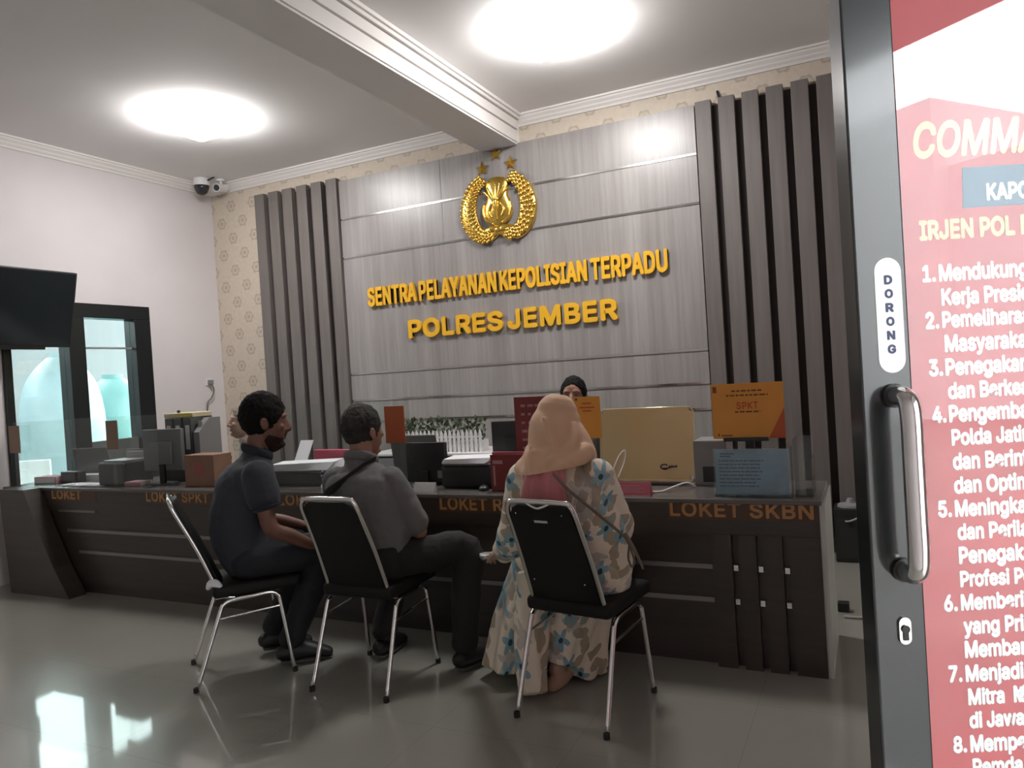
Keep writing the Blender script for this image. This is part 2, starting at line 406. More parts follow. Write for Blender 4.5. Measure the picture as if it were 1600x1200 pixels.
def text_bm(body, width=None, height=None, depth=.004, bold=.0, spacing=1., res=3, shear=0.):
    """lettering standing in the xz plane, facing -y, lower left at the origin, back at y=0"""
    cu = bpy.data.curves.new('t', 'FONT'); cu.body = body; cu.size = 1.; cu.extrude = .5
    if FONT: cu.font = FONT
    cu.space_character = spacing; cu.resolution_u = res; cu.shear = shear
    o = bpy.data.objects.new('t', cu); COL.objects.link(o)
    dg = bpy.context.evaluated_depsgraph_get(); dg.update()
    # glyphs drawn with overlapping strokes: fill every stroke on a layer of its own
    sp = []
    for q in o.to_curve(dg).splines:
        pts = [(p.handle_left.copy(), p.co.copy(), p.handle_right.copy(), p.handle_left_type, p.handle_right_type) for p in q.bezier_points]
        if 'M' in body and len(pts) >= 38 and FONT:      # the font's M crosses itself: a clean one instead
            ox = pts[0][1].x - .06
            pts = [(V((ox + x + shear * y, y, 0)),) * 3 + ('FREE', 'FREE') for x, y in ((.06, 0), (.06, .509), (.152, .509), (.3145, .088), (.476, .509), (.568, .509), (.568, 0), (.506, 0), (.506, .415), (.342, 0), (.286, 0), (.122, .415), (.122, 0))]
        c_ = [p[1] for p in pts]
        ar = sum(a.x * b.y - b.x * a.y for a, b in zip(c_, c_[1:] + c_[:1]))
        sp.append((pts, ar, (min(p.x for p in c_), max(p.x for p in c_), min(p.y for p in c_), max(p.y for p in c_))))
    o.to_curve_clear()
    big = max(sp, key=lambda q: abs(q[1]))[1]
    layers = []
    for q in sorted(sp, key=lambda q: -abs(q[1])):
        pts, ar, b_ = q
        if ar * big > 0:
            for L in layers:
                if all(b_[1] < x[2][0] or b_[0] > x[2][1] or b_[3] < x[2][2] or b_[2] > x[2][3] for x in L if x[1] * big > 0): L.append(q); break
            else: layers.append([q])
        else:
            for L in layers:
                if any(x[1] * big > 0 and x[2][0] <= b_[0] and x[2][1] >= b_[1] and x[2][2] <= b_[2] and x[2][3] >= b_[3] for x in L): L.append(q); break
    bpy.data.objects.remove(o); bpy.data.curves.remove(cu)
    bm = new()
    for k, L in enumerate(layers):
        c2 = bpy.data.curves.new('t', 'CURVE'); c2.dimensions = '2D'; c2.fill_mode = 'BOTH'; c2.extrude = .5; c2.resolution_u = res
        for pts, ar, b_ in L:
            q = c2.splines.new('BEZIER'); q.bezier_points.add(len(pts) - 1); q.use_cyclic_u = True
            for p, (hl, c_, hr, tl, tr) in zip(q.bezier_points, pts):
                p.handle_left_type = p.handle_right_type = 'FREE'; p.co = c_; p.handle_left = hl; p.handle_right = hr
        o = bpy.data.objects.new('t', c2); me = bpy.data.meshes.new_from_object(o)
        for v in me.vertices: v.co.z += .021 * k
        bm.from_mesh(me); bpy.data.meshes.remove(me); bpy.data.objects.remove(o); bpy.data.curves.remove(c2)
    bmesh.ops.remove_doubles(bm, verts=bm.verts, dist=1e-5)
    if bold: embolden(bm, bold)
    xs = [v.co.x for v in bm.verts]; ys = [v.co.y for v in bm.verts]
    x0, x1, y0, y1 = min(xs), max(xs), min(ys), max(ys)
    if width is None: width = height / (y1 - y0) * (x1 - x0)
    if height is None: height = width / (x1 - x0) * (y1 - y0)
    for v in bm.verts:
        x, y, z = v.co
        v.co = V(((x - x0) / (x1 - x0) * width, -(z + .5) * depth, (y - y0) / (y1 - y0) * height))
    return bm
def islands(bm):
    seen = set(); out = []
    for v in bm.verts:
        if v in seen: continue
        st = [v]; seen.add(v); grp = []
        while st:
            a = st.pop(); grp.append(a)
            for e in a.link_edges:
                b = e.other_vert(a)
                if b not in seen: seen.add(b); st.append(b)
        out.append(grp)
    return out
def letters(bm, m, parent, loc, bold=0.):
    """every letter of a line of lettering as a part of its own"""
    me = bpy.data.meshes.new('t'); bm.to_mesh(me)
    isl = []
    for g in islands(bm):
        a, b = min(v.co.x for v in g), max(v.co.x for v in g); ids = [v.index for v in g]
        for q in isl:
            if min(b, q[1]) - max(a, q[0]) > .45 * min(b - a, q[1] - q[0]): q[0] = min(a, q[0]); q[1] = max(b, q[1]); q[2] += ids; break
        else: isl.append([a, b, ids])
    isl = [q[2] for q in isl]
    bm.free()
    for g in isl:
        b = new(); b.from_mesh(me); b.verts.ensure_lookup_table()
        keep = set(g)
        bmesh.ops.delete(b, geom=[v for v in b.verts if v.index not in keep], context='VERTS')
        if bold:
            bmesh.ops.rotate(b, verts=b.verts, matrix=Matrix.Rotation(-PI / 2, 3, 'X')); embolden(b, bold, dz=.0005 if abs(bold) > .005 else .0003); bmesh.ops.rotate(b, verts=b.verts, matrix=Matrix.Rotation(PI / 2, 3, 'X'))
        obj('letter', b, m, parent, loc=loc)
    bpy.data.meshes.remove(me)
def text(name, body, m, parent, loc, rot=None, **k):
    return obj(name, text_bm(body, **k), m, parent, loc=loc, rot=rot)

# ---------------------------------------------------------------- room shell
CZ = 3.64; YW = 5.8; XL = -6.28; XR = 1.0; YF = -.15
bm = new(); box(bm, (XL - .2, YF - .2, -.1), (XR + .2, YW + .2, 0)); struct('floor', bm, 'floor')
bm = new(); box(bm, (XL - .2, YF - .2, CZ), (XR + .2, YW + .2, CZ + .12)); struct('ceiling', bm, 'ceil')
bm = new(); box(bm, (XL - .2, YW, 0), (XR + .2, YW + .2, CZ)); struct('wall_back', bm, 'wallpaper')
WY0, WY1, WZ1 = 3.55, 4.915, 2.30
bm = new()
box(bm, (XL - .2, YF, 0), (XL, WY0, CZ)); box(bm, (XL - .2, WY1, 0), (XL, YW, CZ)); box(bm, (XL - .2, WY0, WZ1), (XL, WY1, CZ))
struct('wall_left', bm, 'wall')
bm = new(); box(bm, (XR, 1.2, 0), (XR + .2, YW, CZ)); box(bm, (XR, YF, 2.7), (XR + .2, 1.2, CZ)); box(bm, (XR, YF, 0), (XR + .2, .2, 2.7)); struct('wall_right', bm, 'wall')
bm = new(); box(bm, (XL, YF - .2, 0), (XR + .2, YF, CZ))          # closed to hold daylight back; unseen entrance in wall_right is sized to admit it
struct('wall_front', bm, 'wall')
# ceiling beam and crown mouldings
BX0, BX1, BZ = -2.94, -2.60, 3.385
bm = new(); box(bm, (BX0, YF, BZ), (BX1, YW, CZ)); struct('trim_1', bm, 'ceil')
CP = [(0, 0), (0, -.095), (.012, -.095), (.016, -.078), (.03, -.062), (.034, -.05), (.052, -.03), (.056, -.018), (.07, -.016), (.07, 0)]
def crown(name, a, b, inward):
    a, b = V(a), V(b); d = (b - a).normalized(); i = V(inward)
    bm = new(); A = []; B = []
    for (p, q) in CP:
        A.append(bm.verts.new(a + i * p + V((0, 0, q)))); B.append(bm.verts.new(b + i * p + V((0, 0, q))))
    n = len(CP); bm.faces.new(A); bm.faces.new(list(reversed(B)))
    for k in range(n):
        j = (k + 1) % n; bm.faces.new((A[k], B[k], B[j], A[j]))
    struct(name, bm, 'trim')
crown('trim_2', (XL, YF, CZ), (XL, YW, CZ), (1, 0, 0))
crown('trim_3', (XL, YW, CZ), (BX0, YW, CZ), (0, -1, 0))
crown('trim_4', (BX1, YW, CZ), (XR, YW, CZ), (0, -1, 0))
bm = new()   # the beam's own moulding: stepped boards with a cornice on top
for z0, z1, t in ((3.40, 3.50, .012), (3.506, 3.58, .026), (3.586, 3.612, .045), (3.614, CZ, .06)):
    box(bm, (BX1, YF, z0), (BX1 + t, YW - .07, z1), .003)
struct('trim_5', bm, 'trim')

# window and glazed door in the left wall
w = bpy.data.objects.new('window_1', None); COL.objects.link(w); w['kind'] = 'structure'; w.location = (XL, WY0, 0)
fx0, fx1 = -.12, .035
bm = new()
box(bm, (fx0, 0, 0), (fx1, .06, WZ1), .004)
box(bm, (fx0, .06, 2.172), (fx1, WY1 - WY0, WZ1), .004)
box(bm, (fx0, .545, 0), (fx1, .694, 2.172), .004)
box(bm, (fx0, 1.195, 0), (fx1, WY1 - WY0, 2.172), .004)
box(bm, (fx0, .06, 0), (fx1, .545, .12), .004)
obj('frame', bm, 'alu', w)
bx('lower_panel', (-.08, .694, 0), (-.02, 1.195, 1.055), 'midgrey', w)
bx('glass_pane', (-.045, .06, .12), (-.037, .545, 2.172), 'winglass', w)
bx('glass_pane', (-.045, .694, 1.055), (-.037, 1.195, 2.172), 'winglass', w)
bx('glazing_bar', (-.05, .694, 1.895), (-.03, 1.195, 1.912), 'greyplastic', w)

# yard beyond that window
bm = new(); box(bm, (-40, -40, -.14), (40, 40, -.1)); struct('ground', bm, 'concrete')
MT['yardwall'] = mat('yard_wall_render', (.30, .31, .32), .85, var=.05, vscale=1)
bm = new(); box(bm, (-12.6, -3, -.1), (-12.3, 15, 2.9)); struct('wall_yard', bm, 'yardwall')
bm = new(); box(bm, (-11.3, -2, 4.3), (-6.5, 9.5, 4.4)); struct('roof_added_shade', bm, 'canopy')  # unseen roof, added to keep sky light off the tanks
def tank(name, x, y, r, h, m, label):
    t = thing(name, label, 'tank', (x, y, -.1))
    bm = new()
    tube(bm, [(0, 0, 0), (0, 0, .05), (0, 0, h * .2), (0, 0, h * .55), (0, 0, h * .8), (0, 0, h * .93), (0, 0, h)], [r * .78, r * .82, r, r * 1.04, r * .9, r * .6, r * .3], n=40, sub=3, round_ends=False)
    obj('shell', bm, m, t, smooth='auto')
    bm = new(); cyl(bm, (0, 0, h - .01), (0, 0, h + .06), r * .28, 24); obj('lid', bm, m, t, smooth='auto')
tank('film_tank', -10.0, 6.40, .50, 2.15, 'tank', 'pale blue rounded tank standing in for film on the left window pane')  # added tank, stands in for the pale blue film on the glass
tank('film_tank', -10.4, 7.46, .52, 1.85, 'tank2', 'teal tank standing in for film on the right window pane')  # added tank, its body gives the teal tint of frosted film
t = thing('garden_chair', 'white plastic chair outside beyond the left window pane', 'chair', (-9.0, 5.22, -.1), .5)
bx('seat', (-.22, -.22, .40), (.22, .22, .44), 'white', t, .015)
bm = new(); box(bm, (-.22, .19, .44), (.22, .23, .86), .015); obj('backrest', bm, 'white', t)
for sx in (-1, 1):
    for sy in (-1, 1):
        bx('leg', (sx * .19 - .02, sy * .19 - .02, 0), (sx * .19 + .02, sy * .19 + .02, .41), 'white', t)

# street side, out of view: porch roof and buildings shaped for the door glass reflection
bm = new(); box(bm, (1.2, -2.6, 3.3), (3.3, 4.2, 3.42)); struct('roof_porch', bm, 'canopy')
bm = new(); box(bm, (-24, -13.6, -.1), (24, -13.2, 7.0)); struct('wall_street', bm, 'facade')
bm = new(); box(bm, (14, -13.2, -.1), (18, -7.9, 6.7)); struct('wall_opposite', bm, 'facade')
bm = new(); box(bm, (14.5, -7.9, -.1), (18, 16, 5.3)); struct('wall_sky_block', bm, 'facade')  # unseen building, height raised to keep sky light off the seated backs

# ---------------------------------------------------------------- back wall cladding
def slats(x0, n, pitch, wd, z0, z1, label, name='slat_cladding'):
    t = thing(name, label, 'wall cladding', (x0, YW, 0))
    bx('backing', (0, -.025, .1), (pitch * (n - 1) + wd, -.001, z1 - .03), 'slatback', t)
    for i in range(n):
        o = bx('slat', (i * pitch, -.085, .0), (i * pitch + wd, -.025, z1), 'slat', t, .003)
slats(-5.585, 6, .186, .125, .1, 3.43, 'vertical grey-brown slat cladding at the left of the lettered panel')
slats(-1.085, 6, .171, .118, .1, 3.405, 'vertical grey-brown slat cladding right of the lettered panel, near the door')
t = thing('wall_panel', 'glossy grey laminate panel with metal strips behind the yellow lettering', 'wall panel', (-4.525, YW, 0))
PW = 3.425
bm = new()
for z0, z1 in ((.1, 1.06), (1.074, 1.262), (1.275, 1.52), (1.533, 2.645), (2.658, 3.02), (3.033, 3.40)):
    box(bm, (0, -.05, z0), (PW, -.001, z1))
o = obj('board', bm, 'laminate', t)
for z in (1.067, 1.268, 1.526, 2.651, 3.026):
    bx('metal_strip', (0, -.056, z - .0085), (PW, -.02, z + .0085), 'strip', t)
bx('joint', (1.14, -.052, 2.66), (1.144, -.049, 3.40), 'greyplastic', t)
PY = YW - .05
t = thing('wall_lettering', 'upper line of raised yellow letters on the grey panel, the longer one', 'lettering', (-4.236, PY, 2.155))
for wd_, x0, x1 in (('SENTRA', 0, .535), ('PELAYANAN', .578, 1.365), ('KEPOLISIAN', 1.408, 2.199), ('TERPADU', 2.243, 2.865)):
    letters(text_bm(wd_, width=x1 - x0, height=.166, depth=.03, spacing=1.04), 'yellow', t, (x0, -.001, .004), .0085)
t = thing('wall_lettering', 'lower line of raised yellow letters on the grey panel, the shorter one', 'lettering', (-3.797, PY, 1.818))
for wd_, x0, x1 in (('POLRES', 0, .957), ('JEMBER', 1.025, 1.995)):
    letters(text_bm(wd_, width=x1 - x0, height=.154, depth=.03, spacing=1.06), 'yellow', t, (x0, -.001, .006), .0115)

# gold crest
CR = thing('wall_crest', 'gold relief crest with wreath, shield and three stars on the grey panel', 'crest', (-2.81, PY, 2.86))
S = .00083
def cp(x, y): return ((x - 583) * S, (775 - y) * S)      # crest drawing units to metres
def star_bm(cx, cz, r):
    bm = new(); n = 10; ring = []
    for i in range(n):
        a = PI / 2 + i * PI / 5; q = r if i % 2 == 0 else r * .42
        ring.append(bm.verts.new((cx + q * math.cos(a), -.012, cz + q * math.sin(a))))
    top = bm.verts.new((cx, -.042, cz)); bk = [bm.verts.new((v.co.x, -.001, v.co.z)) for v in ring]
    for i in range(n):
        j = (i + 1) % n
        bm.faces.new((ring[i], ring[j], top)); bm.faces.new((ring[j], ring[i], bk[i], bk[j]))
    bm.faces.new(bk); return bm
for x, y in ((583, 190), (418, 318), (750, 318)):
    cx, cz = cp(x, y); obj('star', star_bm(cx, cz, .066), 'gold', CR)
ARM = [(560, 1000), (450, 1045), (340, 1010), (255, 890), (235, 740), (275, 600), (345, 500), (430, 450)]
for sgn, nm in ((1, 'rice_branch'), (-1, 'cotton_branch')):
    pts = []
    for x, y in ARM:
        X, Z = cp(x, y); pts.append((sgn * X, -.02, Z))
    bm = new()
    tube(bm, pts, [(.035, .02), (.05, .024), (.07, .028), (.082, .03), (.080, .03), (.066, .028), (.05, .024), (.03, .016)], side=(1, 0, 0), n=18, sub=5)
    P = catmull(pts, 6)
    for i in range(4, len(P) - 1, 2):
        tg = (P[min(i + 1, len(P) - 1)] - P[i - 1]).normalized(); nr = V((tg.z, 0, -tg.x))
        f = 1 - abs(i / len(P) - .5) * .9
        if nm == 'rice_branch':
            for k in (-1.5, -.5, .5, 1.5):
                dirv = (tg + nr * (.9 if k > 0 else -.9)).normalized()
                ang = math.atan2(dirv.z, dirv.x)
                ball(bm, P[i] + nr * (k * .042 * f) + V((0, -.022, 0)), (.028, .014, .0125), 8, Matrix.Rotation(-ang, 4, 'Y'))
        else:
            for k in (-1, 0, 1):
                ball(bm, P[i] + nr * ((k + (.4 if i % 4 else -.1)) * .045 * f) + V((0, -.024, 0)), (.023, .016, .023), 8)
    obj(nm, bm, 'gold', CR, smooth=True)
bm = new()      # shield: crowned shoulders, waist, full belly
prof = [(468, 88), (490, 118), (530, 124), (585, 112), (645, 112), (720, 138), (790, 152), (850, 146), (900, 112), (935, 50)]
tube(bm, [(0, -.018, cp(0, y)[1]) for y, w_ in prof], [(w_ * S * 1.12, .03 + .012 * math.sin(i / 9 * PI)) for i, (y, w_) in enumerate(prof)], side=(1, 0, 0), n=24, sub=3)
obj('shield', bm, 'gold', CR, smooth=True)
bm = new()      # torch on the shield, with rays and rim
tube(bm, [(0, -.055, cp(0, 880)[1]), (0, -.068, cp(0, 700)[1])], [.012, .022], n=10)
for k in range(-3, 4):
    a = k * .32; z0 = cp(0, 680)[1]
    tube(bm, [(.01 * k, -.058, z0), (.13 * math.sin(a), -.05, z0 + .14 * math.cos(a))], [.014, .006], n=8)
for s in (-1, 1):
    tube(bm, [(s * .125, -.04, cp(0, 720)[1]), (s * .13, -.045, cp(0, 800)[1]), (s * .11, -.045, cp(0, 870)[1]), (s * .05, -.045, cp(0, 920)[1])], .012, n=8, sub=4)
    tube(bm, [(s * .045, -.055, cp(0, 720)[1]), (s * .075, -.058, cp(0, 790)[1]), (s * .05, -.055, cp(0, 850)[1])], .012, n=8, sub=3)
obj('torch', bm, 'gold', CR, smooth=True)
bm = new()
for s in (-1, 1):
    pts = [(0, -.03, cp(0, 985)[1]), (s * .07, -.034, cp(0, 975)[1]), (s * .15, -.03, cp(0, 1010)[1]), (s * .20, -.024, cp(0, 1060)[1])]
    tube(bm, pts, [(.03, .02), (.034, .02), (.03, .018), (.02, .012)], side=(0, 0, 1), n=14, sub=4)
ball(bm, (0, -.035, cp(0, 985)[1]), (.045, .025, .035), 14)
obj('ribbon', bm, 'gold', CR, smooth=True)

# ---------------------------------------------------------------- ceiling lights, cameras, television
def lamp(x, y, label):
    t = thing('ceiling_light', label, 'ceiling light', (x, y, CZ), 0, 'square ceiling lights')
    bx('base_plate', (-.22, -.22, -.014), (.22, .22, 0), 'lampbase', t, .006)
    bm = new(); box(bm, (-.25, -.25, -.10), (.25, .25, -.012), .04, 4); obj('diffuser', bm, 'lamp', t, smooth='auto')
lamp(-4.72, 4.28, 'glowing square ceiling light in the left ceiling bay, left of the beam')
lamp(-1.71, 4.46, 'glowing square ceiling light in the right ceiling bay, right of the beam')
t = thing('security_camera', 'white dome security camera on the ceiling, left of the bullet camera', 'security camera', (-6.08, 5.50, CZ))
bm = new(); tube(bm, [(0, 0, 0), (0, 0, -.05), (0, 0, -.075)], [.075, .085, .083], n=24, round_ends=False); obj('housing', bm, 'white', t, smooth='auto')
bm = new(); tube(bm, [(0, 0, -.07), (0, 0, -.105), (0, 0, -.15), (0, 0, -.165)], [.078, .07, .048, .02], n=24, round_ends=False); obj('dome', bm, 'smoke', t, smooth=True)
bm = new(); tube(bm, [(.07, .01, -.03), (.11, .02, -.015), (.15, .03, -.002)], .008, n=8, sub=3); obj('cable', bm, 'black', t)
t = thing('security_camera', 'small white bullet security camera in the ceiling corner above the wallpaper', 'security camera', (-5.96, 5.64, CZ))
bm = new(); tube(bm, [(0, 0, 0), (0, 0, -.02)], .045, n=18, round_ends=False); tube(bm, [(0, 0, -.01), (0, .01, -.06)], .014, n=10); obj('bracket', bm, 'white', t, smooth='auto')
bm = new(); tube(bm, [(-.02, .08, -.07), (.02, -.075, -.10)], .042, n=20, round_ends=False); obj('barrel', bm, 'white', t, smooth='auto')
bm = new(); tube(bm, [(.02, -.075, -.10), (.0212, -.08, -.101)], .032, n=18, round_ends=False); obj('lens', bm, 'smoke', t)

t = thing('television', 'black wall television tilted down above the left window', 'television', (-6.02, 3.45, 2.20), 0)
t.rotation_euler = (0, math.radians(14), 0)
bx('screen_body', (-.03, -.55, -.315), (.025, .545, .315), 'black', t, .006)
bx('screen', (.0245, -.535, -.295), (.027, .53, .30), 'tvscreen', t)
bx('lower_trim', (-.01, -.55, -.335), (.022, .33, -.313), 'black', t)
bx('wall_bracket', (-.20, -.12, -.16), (-.028, .12, .12), 'darkmetal', t)

t = thing('wall_socket', 'white socket with dangling dark cable on the left wall near the corner', 'socket', (XL, 5.60, 1.55))
bx('plate', (0, -.04, -.04), (.012, .04, .04), 'white', t, .003)
bx('plug', (.01, -.025, -.03), (.05, .025, .02), 'greyplastic', t, .006)
bm = new(); tube(bm, [(.04, .0, -.02), (.05, .02, -.09), (.03, .0, -.17), (.02, -.05, -.23), (.012, -.06, -.45), (.012, -.06, -.62)], .007, n=8, sub=4); obj('cable', bm, 'midgrey', t, smooth=True)
bm = new(); tube(bm, [(-.925, YW - .012, 3.475), (-.918, YW - .022, 3.44), (-.912, YW - .012, 3.41)], .009, n=8, sub=3)
o = obj('cable_stub', bm, 'black', smooth=True); tag(o, 'short dark cable end on the wallpaper above the right slat cladding', 'cable')

# ---------------------------------------------------------------- service counter
CH = .787; CY = 3.49
ct = thing('service_counter', 'long dark wood service counter with strips and counter lettering', 'counter', (-3.0, CY, 0))
def cx(x): return x + 3.0
bx('top', (cx(-6.22), -.035, CH - .022), (cx(-.215), .54, CH), 'countertop', ct, .003)
bx('fascia', (cx(-6.20), -.025, .622), (cx(-.226), 0, CH - .0225), 'counter', ct)
bx('front_panel', (cx(-6.20), .0, .06), (cx(-.226), .025, .622), 'counter', ct)
bx('kick_board', (cx(-5.80), .015, 0), (cx(-.226), .035, .06), 'counter', ct)
bx('end_panel', (cx(-.2258), -.02, 0), (cx(-.203), .54, CH - .0225), 'counterend', ct)
bx('inner_panel', (cx(-5.80), .49, 0), (cx(-.226), .515, CH - .0225), 'counter', ct)
for z, x0, x1 in ((.463, -5.49, -.705), (.306, -5.37, -.705), (.612, -5.58, -5.15)):
    bx('metal_strip', (cx(x0), -.006, z - .011), (cx(x1), .001, z + .011), 'cstrip', ct)
bm = new()
xs = [-.70, -.610, -.576, -.500, -.466, -.387, -.353, -.226]
for a, b in zip(xs[::2], xs[1::2]): box(bm, (cx(a), -.03, 0), (cx(b), 0, .622))
obj('grooved_panel', bm, 'counter', ct)
for gx in (-.593, -.483, -.37):
    for z in (.47, .314):
        bx('stud', (cx(gx) - .010, -.034, z - .013), (cx(gx) + .010, -.001, z + .013), 'strip', ct)
def counter_text(s, x0, x1, wtxt, z0=.700, h=.066, tx=None):
    bx('lettering_band', (cx(x0), -.0265, .69), (cx(x1), -.025, .778), 'decal', ct)
    letters(text_bm(s, width=wtxt, height=h, depth=.0012, spacing=1.05), 'decaltext', ct, (cx(x0 + .012 if tx is None else tx), -.0264, z0 + .004), .003)
counter_text('LOKET SKBN', -.895, -.23, .632)
counter_text('LOKET RE', -2.18, -1.60, .435)
counter_text('LOKET', -3.36, -2.75, .345)
counter_text('LOKET SPKT', -4.57, -3.93, .60)
counter_text('LOKET', -5.62, -5.10, .34)
bm = new(); prism(bm, [(cx(-5.98), 0), (cx(-5.28), 0), (cx(-5.44), .22), (cx(-5.60), .50), (cx(-5.74), CH), (cx(-6.05), CH)], -.16, -.026)
obj('slanted_end_wing', bm, 'counter', ct)

# acrylic guards standing along the counter edge
def guard(x0, x1, y, h, label):
    t = thing('acrylic_guard', label, 'screen', ((x0 + x1) / 2, y, CH), 0, 'clear guards along the counter')
    W = (x1 - x0) / 2
    bx('sheet', (-W, -.003, .004), (W, .003, h), 'acrylic', t)
    for s in (-1, 1):
        bx('foot', (s * (W - .09) - .02, -.05, 0), (s * (W - .09) + .02, .05, .004), 'acrylic', t)
guard(-6.20, -5.46, 3.555, .505, 'clear acrylic guard at the far left end of the counter')
guard(-5.44, -4.53, 3.56, .512, 'clear acrylic guard in front of the grey monitor and the left window')
guard(-3.80, -2.40, 3.56, .53, 'clear acrylic guard in front of the white paper stack and black printer')
guard(-1.50, -1.24, 3.56, .45, 'clear acrylic guard in front of the champagne computer')

def sheet_sign(name, x0, x1, z0, z1, y, m, label, cat='sign', deco=None, tilt=0., post=True):
    t = thing(name, label, cat, ((x0 + x1) / 2, y, CH))
    w, a, b = (x1 - x0) / 2, z0 - CH, z1 - CH
    bx('panel', (-w, -.004, a), (w, 0, b), m, t)
    if post:
        bx('backing', (-w, .0, a - .006), (w, .003, b), 'acrylic', t)
        bx('stem', (-.02, .001, .004), (.02, .004, a), 'acrylic', t)
        bx('foot', (-.05, -.03, 0), (.05, .03, .004), 'acrylic', t)
    if deco: deco(t, w, a, b)
    return t
def deco_small(t, w, a, b):
    bm = new(); h = b - a
    for k, (f0, f1, zz) in enumerate(((-.35, .35, .82), (-.6, .6, .72), (-.35, .35, .64))):
        box(bm, (w * f0, -.0048, a + h * zz), (w * f1, -.004, a + h * (zz + .035)))
    obj('printed_lines', bm, 'signred', t)
    bx('corner_mark', (-w * .88, -.0048, b - h * .09), (-w * .7, -.004, b - h * .03), 'signink', t)
sheet_sign('table_sign', -1.362, -1.222, 1.077, 1.288, 3.515, 'orange', 'small upright orange sign beside the peach headscarf, in front of the champagne computer', deco=deco_small)
sheet_sign('table_sign', -2.54, -2.405, 1.071, 1.284, 3.515, 'orangedark', 'plain dark orange sign just right of the grey-haired man', deco=None)
sheet_sign('table_sign', -5.008, -4.882, 1.064, 1.273, 3.515, 'brownsign', 'brown upright sign in front of the right window pane')
sheet_sign('table_sign', -6.19, -6.05, 1.05, 1.265, 3.515, 'brownsign', 'brown upright sign at the far left end of the counter')
def deco_big(t, w, a, b):
    text('title', 'SPKT', 'signred', t, (-.05, -.0041, a + (b - a) * .53), width=.10, height=.036, depth=.0012, bold=.02, spacing=1.1)
    bm = new(); h = b - a
    for (f0, f1, zz) in ((-.42, .42, .85), (-.58, .58, .77), (-.35, .35, .47)):
        x = w * f0
        while x < w * f1:
            l = random.uniform(.012, .03); box(bm, (x, -.0048, a + h * zz), (min(x + l, w * f1), -.004, a + h * (zz + .028))); x += l + .006
    box(bm, (-w * .86, -.0048, a + .012), (-w * .82, -.004, a + .026)); box(bm, (-w * .76, -.0048, a + .013), (-w * .45, -.004, a + .019))
    obj('printed_lines', bm, 'signink', t)
    bx('corner_mark', (-w * .95, -.0048, b - .042), (-w * .84, -.004, b - .012), 'signink', t)
    bm = new(); prism(bm, [(w * .55, a), (w, a), (w, a + h * .55)], -.0044, -.004); obj('corner_flash', bm, 'signred', t)
t = sheet_sign('table_sign', -.70, -.365, 1.045, 1.312, 3.67, 'orange', 'large landscape orange sign at the right end of the counter above the blue sheet', deco=deco_big, post=False)
bx('clip_bar', (-.12, -.012, .245), (.09, .02, .264), 'black', t, .003); bx('post', (-.02, .003, .012), (.02, .018, .30), 'black', t); bx('foot', (-.10, -.02, 0), (.10, .07, .012), 'black', t, .003)
def deco_blue(t, w, a, b):
    bm = new(); z = b - .055
    while z > a + .02:
        x = -w * .9; end = w * random.uniform(.1, .35)
        while x < end:
            l = random.uniform(.01, .04); box(bm, (x, -.0048, z), (min(x + l, end), -.004, z + .006)); x += l + .004
        z -= .017
    for k in range(2): box(bm, (-w * .85, -.0048, b - .022 - k * .012), (-w * (.45 + .1 * k), -.004, b - .016 - k * .012))
    obj('printed_lines', bm, 'blueink', t)
t = sheet_sign('document_holder', -.677, -.350, CH + .008, 1.006, 3.545, 'bluesign', 'blue printed sheet in a clear stand, right end of the counter', 'document holder', deco=deco_blue, post=False)
bm = new(); W = .172
box(bm, (-W, -.007, .004), (W, -.0052, .225)); box(bm, (-W, .002, .004), (W, .004, .225)); box(bm, (-W, -.03, 0), (W, .09, .004))
box(bm, (W, -.007, .004), (W + .003, .085, .225)); obj('stand', bm, 'acrylic', t)
t = thing('acrylic_rack', 'empty clear acrylic rack beside the blue sheet at the counter end', 'rack', (-.29, 3.60, CH))
bm = new()
box(bm, (-.035, -.05, 0), (.035, .16, .006)); box(bm, (-.038, -.05, 0), (-.035, .16, .26)); box(bm, (.035, -.05, 0), (.038, .16, .17)); box(bm, (-.035, .157, .006), (.035, .16, .26))
obj('body', bm, 'acrylic', t)

t = thing('name_plate', 'pink name plate at the counter edge before the champagne computer', 'name plate', (-1.10, 3.55, CH))
bm = new(); prism(bm, [(-.03, 0), (.03, 0), (.004, .062), (-.004, .062)], -.105, .105, 'x'); obj('plate', bm, 'pinkplate', t)
bm = new(); R_ = Matrix.Rotation(math.radians(-23), 4, 'X')
for k in range(4):
    box(bm, (-.09, -.0006, .014 + k * .011), (.08 - .03 * (k % 2), 0, .018 + k * .011), M=Matrix.Translation((0, -.0301, -.0005)) @ R_)
obj('printed_lines', bm, 'rose', t)

# champagne coloured all-in-one computer seen from behind
t = thing('computer', 'large champagne gold computer seen from behind on the counter', 'computer', (-1.11, 3.88, CH), math.radians(-2))
bm = new(); w, h = .262, .385
box(bm, (-w, -.012, .025), (w, .012, .025 + h), .0)
es = [e for e in bm.edges if abs(e.verts[0].co.x - e.verts[1].co.x) < 1e-6 and abs(e.verts[0].co.z - e.verts[1].co.z) < 1e-6]
bmesh.ops.bevel(bm, geom=es, offset=.022, segments=5, affect='EDGES')
T = Matrix.Rotation(math.radians(-7), 4, 'X'); bmesh.ops.transform(bm, matrix=T, verts=bm.verts)
obj('back_shell', bm, 'goldpc', t, smooth='auto')
bm = new()
R0 = .0125
tube(bm, [(-w, 0, .03), (-w, 0, .025 + h - .022), (-w + .022, 0, .025 + h), (w - .022, 0, .025 + h), (w, 0, .025 + h - .022), (w, 0, .03)], (.005, .0145)[0], n=8)
bmesh.ops.transform(bm, matrix=T, verts=bm.verts); obj('rim', bm, 'goldedge', t, smooth=True)
bx('hinge_bar', (-w + .02, -.03, .012), (w, .03, .028), 'goldedge', t, .004)
